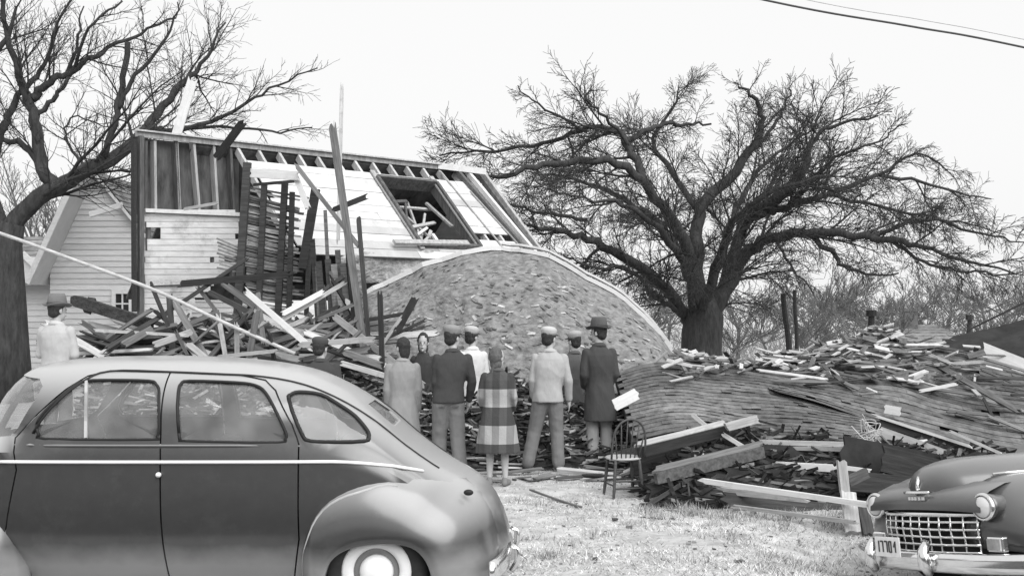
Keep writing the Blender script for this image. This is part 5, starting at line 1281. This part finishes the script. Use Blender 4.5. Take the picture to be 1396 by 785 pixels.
# right sedan: nose towards the left and slightly to the camera, leaning with the roadside camber
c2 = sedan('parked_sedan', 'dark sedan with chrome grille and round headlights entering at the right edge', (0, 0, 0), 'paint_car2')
yaw = R(180+24); f_ = Vector((math.cos(yaw), math.sin(yaw), 0))
CAR2_ROLL = 8.5
for ob in list(c2.children)+[g for c in c2.children for g in c.children]:      # the long bonnet of this model: everything behind the front wheels sits farther back
    if ob.type == 'MESH' and (ob.parent.name[:5] != 'wheel'):
        if ob.data.users > 1: ob.data = ob.data.copy()
        for v in ob.data.vertices: v.co.x -= .9*sst(3.45, 2.95, v.co.x)
    elif ob.type == 'EMPTY' and ob.location.x < 1: ob.location.x -= .9
c2.rotation_mode = 'QUATERNION'
from mathutils import Quaternion
c2.rotation_quaternion = Quaternion((0, 0, 1), yaw) @ Quaternion((1, 0, 0), R(CAR2_ROLL))
nose = at(1262, 717, 8.75); q = c2.rotation_quaternion @ Vector((3.95, 0, .55)); c2.location = nose-q
# ---------------------------------------------------------------- people
def remesh(mb, name, m, parent, vox, fold=0.0, fscale=(6, 6, 3), seed=0, smooth_it=4, label=None):
    o = mb.build(name, m, parent, smooth=True); md = o.modifiers.new('r', 'REMESH'); md.mode = 'VOXEL'; md.voxel_size = vox; md.use_smooth_shade = True
    if smooth_it: s = o.modifiers.new('s', 'SMOOTH'); s.factor = .5; s.iterations = smooth_it
    apply_mods(o)
    me = o.data
    if fold:
        cs = [v.co.copy() for v in me.vertices]; ns = [v.normal.copy() for v in me.vertices]
        for v, c, n in zip(me.vertices, cs, ns):
            k = .35-1.6*abs(noise.noise(Vector((c.x*fscale[0]*.7+seed+c.z*2, c.y*fscale[1]*.7, c.z*fscale[2]*1.2))))+.5*noise.noise(Vector((c.x*fscale[0]*2.3, c.y*fscale[1]*2.3+seed, c.z*fscale[2]*3)))
            v.co = c+n*k*fold
    me.polygons.foreach_set('use_smooth', [True]*len(me.polygons)); me.materials.clear(); me.materials.append(m)
    if 'tone' not in me.attributes:
        a = me.attributes.new('tone', 'FLOAT', 'POINT'); a.data.foreach_set('value', [1.0]*len(me.vertices))
    return o
def ring_stack(mb, rings, n=28, waves=None):
    """rings: (cx, cy, z, rx, ry) from bottom to top, closed volume"""
    vv = []
    for (cx, cy, z, rx, ry) in rings:
        for j in range(n):
            a = 2*math.pi*j/n; c, s = math.cos(a), math.sin(a); k = 1.0
            if waves: k += waves(a, z)
            vv.append((cx+rx*math.copysign(abs(c)**.85, c)*k, cy+ry*math.copysign(abs(s)**.85, s)*k, z))
    m = len(rings); fs = [tuple(reversed(range(n))), tuple((m-1)*n+j for j in range(n))]
    for i in range(m-1):
        for j in range(n): fs.append((i*n+j, i*n+(j+1) % n, (i+1)*n+(j+1) % n, (i+1)*n+j))
    mb.add(vv, fs)
def hand(mb, wr, d, side, curl=.5):
    d = Vector(d).normalized(); pn = Vector((side, 0, 0)); pn = (pn-d*pn.dot(d)).normalized(); fw = d.cross(pn)*1.0; fw = fw if fw.y > 0 else -fw
    wr = Vector(wr); palm = wr+d*.05
    mb.cone(wr, .026, wr+d*.03, .03, 10); mb.ell(palm+d*.01, (.022, .042, .05), 10, d.to_track_quat('Z', 'Y').to_matrix())
    for k, (off, L) in enumerate(((.030, .070), (.010, .080), (-.010, .074), (-.029, .058))):
        a = palm+d*.045+fw*off; b2 = a+d*L*.5-pn*L*.12*curl; c = b2+d*L*.4-pn*L*.45*curl
        mb.cone(a, .0105, b2, .0095, 7); mb.cone(b2, .0095, c, .008, 7)
    a = palm+fw*.034-d*.01; b2 = a+fw*.03+d*.03-pn*.012; mb.cone(a, .012, b2, .0105, 7); mb.cone(b2, .0105, b2+d*.032, .009, 7)
def person(label, px, Y, H, rz, top, bottom, feet, arms, head, hat=None, lean=(0, 0), build=1.0, z=None, scarf=None, hairv=None, seed=0, plaid=None, collar=True, headyaw=0, hips=(0, 0), smile=False, headpitch=0):
    """feet [(x,y,yaw)L, R]; arms [(elbow),(wrist)] pairs L,R as offsets from the shoulder, metres for 1.75 m; person faces +y"""
    S = H/1.75; x = (px-W0/2)/F0*Y; z = gh(x, Y) if z is None else z
    t = thing('person', label, 'person', (x, Y, z), rz); t.scale = (S*build**.5*.91, S*build**.5*.95, S)
    B = build; lx, ly = lean; hx, hy = hips
    hip = [Vector((-.09+hx, hy, .90)), Vector((.09+hx, hy, .90))]; shc = Vector((lx, ly, 1.43)); sh = [shc+Vector((-.172*B, 0, -.02)), shc+Vector((.172*B, 0, -.02))]
    ank = [Vector((f[0], f[1], .09)) for f in feet]; kn = []
    for h_, a in zip(hip, ank): k = h_.lerp(a, .5); k.y += .03+.02; k.z = .49; kn.append(k)
    el = [sh[i]+Vector(arms[i][0]) for i in (0, 1)]; wr = [sh[i]+Vector(arms[i][1]) for i in (0, 1)]
    hd = Vector((lx*1.1, ly*1.2+.02, 1.635)); pel = Vector((hx, hy, .94)); wst = pel.lerp(shc, .3); ch = pel.lerp(shc, .72)
    # body: one continuous mesh
    b = MB(); b.ell(pel, (.15, .10, .11)); b.ell(wst, (.13, .09, .14)); b.ell(ch, (.155, .105, .19)); b.cone(sh[0]+Vector((0, 0, -.04)), .042, sh[1]+Vector((0, 0, -.04)), .042)
    b.cone(shc+Vector((0, 0, .02)), .055, hd+Vector((0, -.01, -.08)), .05)
    Rh = Matrix.Rotation(headyaw, 3, 'Z') @ Matrix.Rotation(headpitch, 3, 'X')
    hp = lambda v: hd+Rh @ Vector(v)*1.13
    b.ell(hp((0, 0, .025)), (.083, .103, .106), 16, Rh); b.ell(hp((0, .02, -.045)), (.063, .076, .078), 14, Rh)
    b.cone(hp((0, .085, .01)), .010, hp((0, .104, -.018)), .013, 8); b.ell(hp((0, .085, -.055)), (.022, .012, .008), 8, Rh); b.ell(hp((0, .078, -.09)), (.02, .016, .014), 8, Rh)
    b.ell(hp((0, .078, .038)), (.045, .015, .009), 8, Rh)
    for s in (-1, 1): b.ell(hp((s*.076, -.005, -.005)), (.010, .02, .032), 8, Rh)
    for i in (0, 1):
        b.cone(hip[i], .085, kn[i], .055); b.cone(kn[i], .053, kn[i].lerp(ank[i], .35)+Vector((0, -.01, 0)), .056); b.cone(kn[i].lerp(ank[i], .35)+Vector((0, -.01, 0)), .056, ank[i], .036)
        fd = Vector((math.sin(-feet[i][2]), math.cos(feet[i][2]), 0)); b.cone(ank[i]+Vector((0, 0, -.045)), .035, ank[i]+fd*.14+Vector((0, 0, -.06)), .026)
        b.cone(sh[i]+Vector((0, 0, -.045)), .04, el[i], .038); b.cone(el[i], .038, wr[i], .025); hand(b, wr[i], (wr[i]-el[i]), 1 if i else -1)
    remesh(b, 'body', M['skin'], t, .0085, smooth_it=2)
    for s in (-1, 1):
        e = MB(); e.ell(hp((s*.03, .083, .012)), (.012, .007, .007), 8, Rh); e.build('eye', M['eye'], t, smooth=True)
    if smile or True:
        e = MB(); e.ell(hp((0, .0955, -.055)), (.02, .004, .0045), 8, Rh); e.build('mouth', M['eye'], t, smooth=True)
    # shoes
    for i in (0, 1):
        fd = Vector((math.sin(-feet[i][2]), math.cos(feet[i][2]), 0)); a = ank[i]
        s_ = MB(); s_.cone(a+Vector((0, 0, -.01))-fd*.015, .045, a+Vector((0, 0, -.045))-fd*.03, .043); s_.cone(a+Vector((0, 0, -.045))-fd*.03, .043, a+fd*.15+Vector((0, 0, -.055)), .036)
        so_ = remesh(s_, 'shoe', M['shoe'] if bottom[0] != 'bare' or not bottom[1] else cloth(bottom[1]), t, .009, smooth_it=2)
        for v in so_.data.vertices: v.co.z = max(v.co.z, .002)
    # trousers
    if bottom[0] == 'trousers':
        c = MB(); w = bottom[2] if len(bottom) > 2 else 1.0
        c.ell(pel+Vector((0, -.005, .02)), (.17*B, .118, .12), 16)
        for i in (0, 1):
            c.cone(hip[i]+Vector((0, -.0, -.02)), .102*w, kn[i], .083*w); c.cone(kn[i], .083*w, ank[i]+Vector((0, -.01, .02)), .078*w)
        co = remesh(c, 'trousers', cloth(bottom[1]), t, .012, .008, (6, 6, 5), seed, 4)
        for v in co.data.vertices: v.co.z = max(v.co.z, .045)
        for sx in ((-1, 1) if top[2] > .84 else ()):
            q = MB(); c0 = Vector((pel.x+sx*.075*B, pel.y-.128, .86)); q.box(c0, (.085, .012, .012)); q.build('pocket_edge', cloth(bottom[1]*.5), co)
    # coat or jacket
    hem = top[2]; flare = top[3]; cv = top[1]; c = MB(); rg_ = []
    def axis_pt(z_):
        f = (z_-.94)/(1.43-.94); f = min(1.05, max(-.0, f)); return pel.lerp(shc, f)
    zs = [hem+(1.44-hem)*k/13 for k in range(14)]
    for z_ in zs:
        a = axis_pt(z_)
        prof = interp([(.3, .215+flare), (.6, .205+flare*.75), (.9, .187+flare*.3), (1.06, .17+flare*.1), (1.25, .188), (1.36, .192), (1.41, .165), (1.44, .135)], z_)
        pd = interp([(.3, .165+flare), (.6, .155+flare*.7), (.9, .145+flare*.3), (1.06, .128), (1.25, .14), (1.38, .128), (1.44, .10)], z_)
        rg_.append((a.x, a.y, z_, prof*B, pd*(.5+.5*B)))
    a = axis_pt(1.44); rg_.append((a.x, a.y, 1.475, .095*B, .075)); rg_.append((a.x*1.02, a.y+.005, 1.505, .075, .066))
    fl = (lambda an, z_: .06*math.sin(an*7+seed)*max(0, (1.0-z_))*(1 if flare > .02 else .3)+.012*math.sin(an*5+z_*17+seed))
    ring_stack(c, rg_, 36, fl)
    for i in (0, 1):
        c.cone(sh[i]+Vector((0, 0, -.015)), .064, el[i], .058); c.cone(el[i], .06, wr[i]-(wr[i]-el[i]).normalized()*.02, .05)
    jm = plaid or cloth(cv); jn = top[0]
    jo = remesh(c, jn, jm, t, .011, .009, (9, 9, 1.8) if hem < .65 else (6, 6, 4), seed+3, 3)
    if collar:
        k = MB(); pts = []; 
        for j in range(17):
            an = -math.pi/2+(j-8)/8*math.pi*.82; pts.append(Vector((a.x+.078*math.cos(an), a.y+.008+.07*math.sin(an), 1.50-.028*(1+math.sin(an))*.9)))
        k.tube(pts, [.012]+[.02]*15+[.012], 8, flat=1.6); k.build('collar', cloth(cv*1.15 if not plaid else .09), jo, smooth=True)
    # hair
    if hairv is not None:
        h = MB(); h.ell(hp((0, -.014, .036)), (.093, .107, .110), 16, Rh); h.ell(hp((0, -.045, -.02)), (.079, .062, .062 if hairv < 1 else .125), 14, Rh)
        ho = remesh(h, 'hair', M['hair'], t, .009, .007, (40, 40, 14), seed, 1)
    if scarf is not None:
        h = MB(); h.ell(hp((0, -.034, .03)), (.1, .108, .125), 16, Rh); h.ell(hp((0, -.03, -.055)), (.087, .08, .095), 14, Rh); h.cone(hp((0, -.07, -.06)), .04, hp((0, -.10, -.16)), .015)
        so_ = remesh(h, 'headscarf', cloth(scarf, .35, 30), t, .009, .006, (20, 20, 20), seed, 2)
    if hat:
        kind, v, tp = hat; h = MB(); Tt = Matrix.Translation(hp((0, -.012, .075))).to_3x3()
        if kind == 'fedora':
            q = MB(); q.lathe([(.092, -.012), (.098, .012), (.094, .05), (.088, .085), (.075, .105), (.04, .104), (.0001, .092)], 28)
            q.v = [tuple(hp((vx[0]*.92, vx[1]*1.08-.005, vx[2]+.062+(.012 if abs(vx[0]) > .03 and vx[2] > .09 else 0)))) for vx in q.v]; ho = q.build('hat', cloth(v), t, smooth=True)
            q = MB(); q.lathe([(.085, .0), (.12, -.006), (.142, .006), (.144, .012), (.12, .002), (.085, .01)], 32, close=True)
            q.v = [tuple(hp((vx[0]*.92, vx[1]*1.1, vx[2]+.058-.022*(vx[1]/.15)**2*(1 if vx[1] > 0 else .3)+.02*(abs(vx[0])/.15)**2))) for vx in q.v]; q.build('brim', cloth(v), ho, smooth=True)
            q = MB(); q.lathe([(.099, .0), (.100, .0), (.099, .03), (.097, .03)], 28, close=True); q.v = [tuple(hp((vx[0]*.93, vx[1]*1.09-.005, vx[2]+.062))) for vx in q.v]; q.build('hat_band', cloth(v*.45), ho, smooth=True)
        else:
            q = MB(); q.lathe([(.086, -.012), (.092, .012), (.098, .030), (.099, .046), (.090, .064), (.068, .078), (.036, .084), (.0001, .086)], 28)
            q.v = [tuple(hp((vx[0]*.93, vx[1]*1.02-.008, vx[2]+.055-vx[1]*.10))) for vx in q.v]; ho = q.build('cap', cloth(tp or v), t, smooth=True)
            q = MB(); 
            for j in range(13):
                an = lerp(.25, math.pi-.25, j/12); q.v += [tuple(hp((.08*math.cos(an), .086*math.sin(an), .055))), tuple(hp((.088*math.cos(an), .086+.06*math.sin(an)**.7-.02, .038))), tuple(hp((.088*math.cos(an), .086+.06*math.sin(an)**.7-.02, .032))), tuple(hp((.08*math.cos(an), .084*math.sin(an), .048)))]
            for j in range(12):
                for k in range(4): a0 = j*4+k; a1 = j*4+(k+1) % 4; q.f.append((a0, a1, a1+4, a0+4)); q.t.append(1.0)
            q.build('visor', cloth(v*.6), ho, smooth=True)
            q = MB(); q.lathe([(.083, -.012), (.088, -.012), (.09, .018), (.086, .018)], 28, close=True); q.v = [tuple(hp((vx[0]*.95, vx[1]*1.04-.006, vx[2]+.052))) for vx in q.v]; q.build('cap_band', cloth(v*.5), ho, smooth=True)
    return t
def plaid_mat():
    m = mat('plaid', .3, .95, .1, 20, bump=.3, bscale=40); N = m.node_tree.nodes; L = m.node_tree.links; b = N['Principled BSDF']
    tc = N.new('ShaderNodeTexCoord'); sp = N.new('ShaderNodeSeparateXYZ'); L.new(tc.outputs['Object'], sp.inputs[0])
    def band(out, per, off, wid):
        a = N.new('ShaderNodeMath'); a.operation = 'ADD'; a.inputs[1].default_value = off+10*per; L.new(out, a.inputs[0])
        q = N.new('ShaderNodeMath'); q.operation = 'MODULO'; q.inputs[1].default_value = per; L.new(a.outputs[0], q.inputs[0])
        c = N.new('ShaderNodeMath'); c.operation = 'LESS_THAN'; c.inputs[1].default_value = wid; L.new(q.outputs[0], c.inputs[0]); return c.outputs[0]
    v = band(sp.outputs['X'], .20, .055, .10); h = band(sp.outputs['Z'], .46, -.33, .23); h.node.name = 'h'
    ad = N.new('ShaderNodeMath'); ad.operation = 'MULTIPLY_ADD'; ad.inputs[1].default_value = 2.0; L.new(h, ad.inputs[0]); L.new(v, ad.inputs[2])
    cr = N.new('ShaderNodeValToRGB'); cr.color_ramp.interpolation = 'CONSTANT'; e = cr.color_ramp.elements; e[0].position = 0; e[0].color = (.34, .34, .34, 1); e[1].position = .25; e[1].color = (.2, .2, .2, 1)
    k = e.new(.55); k.color = (.075, .075, .075, 1); k = e.new(.9); k.color = (.05, .05, .05, 1)
    dv = N.new('ShaderNodeMath'); dv.operation = 'DIVIDE'; dv.inputs[1].default_value = 3.0; L.new(ad.outputs[0], dv.inputs[0]); L.new(dv.outputs[0], cr.inputs[0])
    L.new(cr.outputs[0], b.inputs['Base Color']); return m
HANG = [((-.03, -.02, -.29), (-.03, .06, -.54)), ((.03, -.02, -.29), (.03, .06, -.54))]
POCK = [((-.055, -.06, -.27), (-.0, .08, -.46)), ((.055, -.06, -.27), (.0, .08, -.46))]
FRONT = [((-.05, .02, -.28), (.06, .20, -.30)), ((.05, .02, -.28), (-.06, .20, -.30))]
ST = [(-.10, 0, .15), (.10, 0, -.15)]
def yz(feet_y): return 2.1*F0/(feet_y-HY)
person('man in a pale jacket and banded hat alone behind the front of the near sedan', 77, 13.6, 1.80, R(-12), ('jacket', .42, .72, .02), ('trousers', .12), ST, FRONT, 0, hat=('fedora', .16, None), seed=1, hairv=.5, build=1.08, headyaw=R(-25))
person('man in dark coat and dark cap right behind the sloping rear of the sedan', 437, yz(652), 1.72, R(5), ('coat', .05, .70, .0), ('trousers', .05), ST, POCK, 0, hat=('cap', .07, None), seed=2, hairv=.5, build=1.15, headyaw=R(-30))
person('dark-haired woman in a long pale grey coat seen from behind', 549, yz(652), 1.72, R(4), ('coat', .25, .38, .03), ('bare', .05), ST, HANG, 0, hairv=1.2, seed=3, build=1.04, headyaw=R(35), hat=None)
person('woman in dark clothes and headscarf whose face is turned to the camera', 577, yz(628), 1.70, R(172), ('coat', .045, .5, .02), ('bare', .04), ST, POCK, 0, scarf=.06, hairv=.5, seed=4, headyaw=R(8), build=.9)
person('man in a dark leather jacket and light baggy trousers seen from behind', 614, yz(656), 1.84, R(8), ('jacket', .05, .90, .0), ('trousers', .17, 1.12), [(-.13, .10, .2), (.12, -.05, -.15)], [((-.02, -.03, -.27), (.0, .08, -.46)), ((.05, -.02, -.28), (.02, .05, -.50))], 0, hat=('cap', .3, .24), hairv=.5, seed=5, build=1.08, headyaw=R(-45), lean=(.03, .04), hips=(-.03, 0))
person('man in a pale shirt and cap half hidden by the leather jacket', 644, yz(630), 1.80, R(20), ('shirt', .55, .86, .0), ('trousers', .06), ST, HANG, 0, hat=('cap', .4, .42), hairv=.5, seed=6, headyaw=R(-60))
person('girl in a headscarf and boldly checked knee-length coat', 678, yz(661), 1.62, R(-5), ('coat', .06, .44, .10), ('bare', .2), [(-.11, 0, .1), (.11, 0, -.25)], [((-.05, -.02, -.26), (-.02, .12, -.44)), ((.05, -.02, -.26), (.02, .12, -.44))], 0, scarf=.10, seed=7, plaid=plaid_mat(), headyaw=R(-35), build=1.03)
person('man in a pale work jacket and cap standing with legs wide apart', 751, yz(645), 1.80, R(-3), ('jacket', .36, .86, .0), ('trousers', .17, 1.1), [(-.30, .02, .7), (.10, .0, -.1)], [((-.03, -.03, -.28), (-.02, .06, -.50)), ((.06, -.03, -.28), (.07, .05, -.53))], 0, hat=('cap', .4, .46), hairv=.5, seed=8, build=1.08, hips=(-.04, 0), headyaw=R(-35), lean=(-.02, .03))
person('man in a dark jacket half hidden between the pale work jacket and the long overcoat', 783, yz(628), 1.74, R(10), ('jacket', .09, .78, .0), ('trousers', .33, 1.05), ST, FRONT, 0, hat=('cap', .3, .34), hairv=.5, seed=9, headyaw=R(30))
person('tall man in a long dark overcoat and hat beside the chair', 818, yz(638), 1.86, R(12), ('overcoat', .055, .56, .02), ('trousers', .30, 1.05), ST, [((-.045, -.02, -.28), (-.0, .12, -.44)), ((.045, -.02, -.28), (.0, .12, -.44))], 0, hat=('fedora', .09, None), hairv=.5, seed=10, headyaw=R(45), build=1.02, lean=(-.02, -.02))

# ---------------------------------------------------------------- Windsor chair standing alone
cY = 12.95; cp = at(850, 672, cY)
ch = thing('windsor_chair', 'old wooden spindle-back chair standing empty beside the man in the long overcoat', 'chair', (cp.x, cY, gh(cp.x, cY)), R(14))
o = MB(); o.lathe([(.001, .425), (.17, .43), (.205, .44), (.21, .452), (.20, .462), (.12, .458), (.001, .452)], 28); o.v = [(v[0]*1.0, v[1]*.98, v[2]) for v in o.v]; o.build('seat', M['chair_seat'], ch, smooth=True)
def legpt(sx, sy, z): k = 1+(.44-z)*.62; return Vector((sx*.14*k, sy*.135*k, z))
for sx in (-1, 1):
    for sy in (-1, 1):
        o = MB(); P = [legpt(sx, sy, .44*i/8) for i in range(9)]; o.tube(P, [.013, .016, .019, .015, .018, .021, .016, .019, .014], 10); o.build('leg', M['chair'], ch, smooth=True)
for (a, b2, z) in (((-1, -1), (1, -1), .20), ((-1, -1), (1, -1), .12), ((-1, 1), (1, 1), .18), ((-1, -1), (-1, 1), .15), ((1, -1), (1, 1), .15)):
    o = MB(); p, q = legpt(*a, z), legpt(*b2, z); o.tube([p, p.lerp(q, .5), q], [.008, .012, .008], 8); o.build('stretcher', M['chair'], ch, smooth=True)
def bow(s): # s -1..1 around the hoop; the back stands on the far side and leans away
    a = (s+1)/2*math.pi; x = -.195*math.cos(a); z = .455+.45*math.sin(a)**.62; y = -.15-.0*z-(z-.455)*.2; return Vector((x*(1+.12*math.sin(a)), y, z))
o = MB(); o.tube([bow(-1+.08*i) for i in range(26)], .013, 8); o.build('hoop', M['chair'], ch, smooth=True)
for i in range(6):
    x = (i-2.5)*.052; best = min((bow(-1+.01*k) for k in range(201)), key=lambda p: abs(p.x-x*1.35)+(0 if p.z > .7 else 9)); o = MB(); p = Vector((x, -.15, .455)); o.tube([p, p.lerp(best, .5), best], [.008, .0095, .006], 7); o.build('spindle', M['chair'], ch, smooth=True)
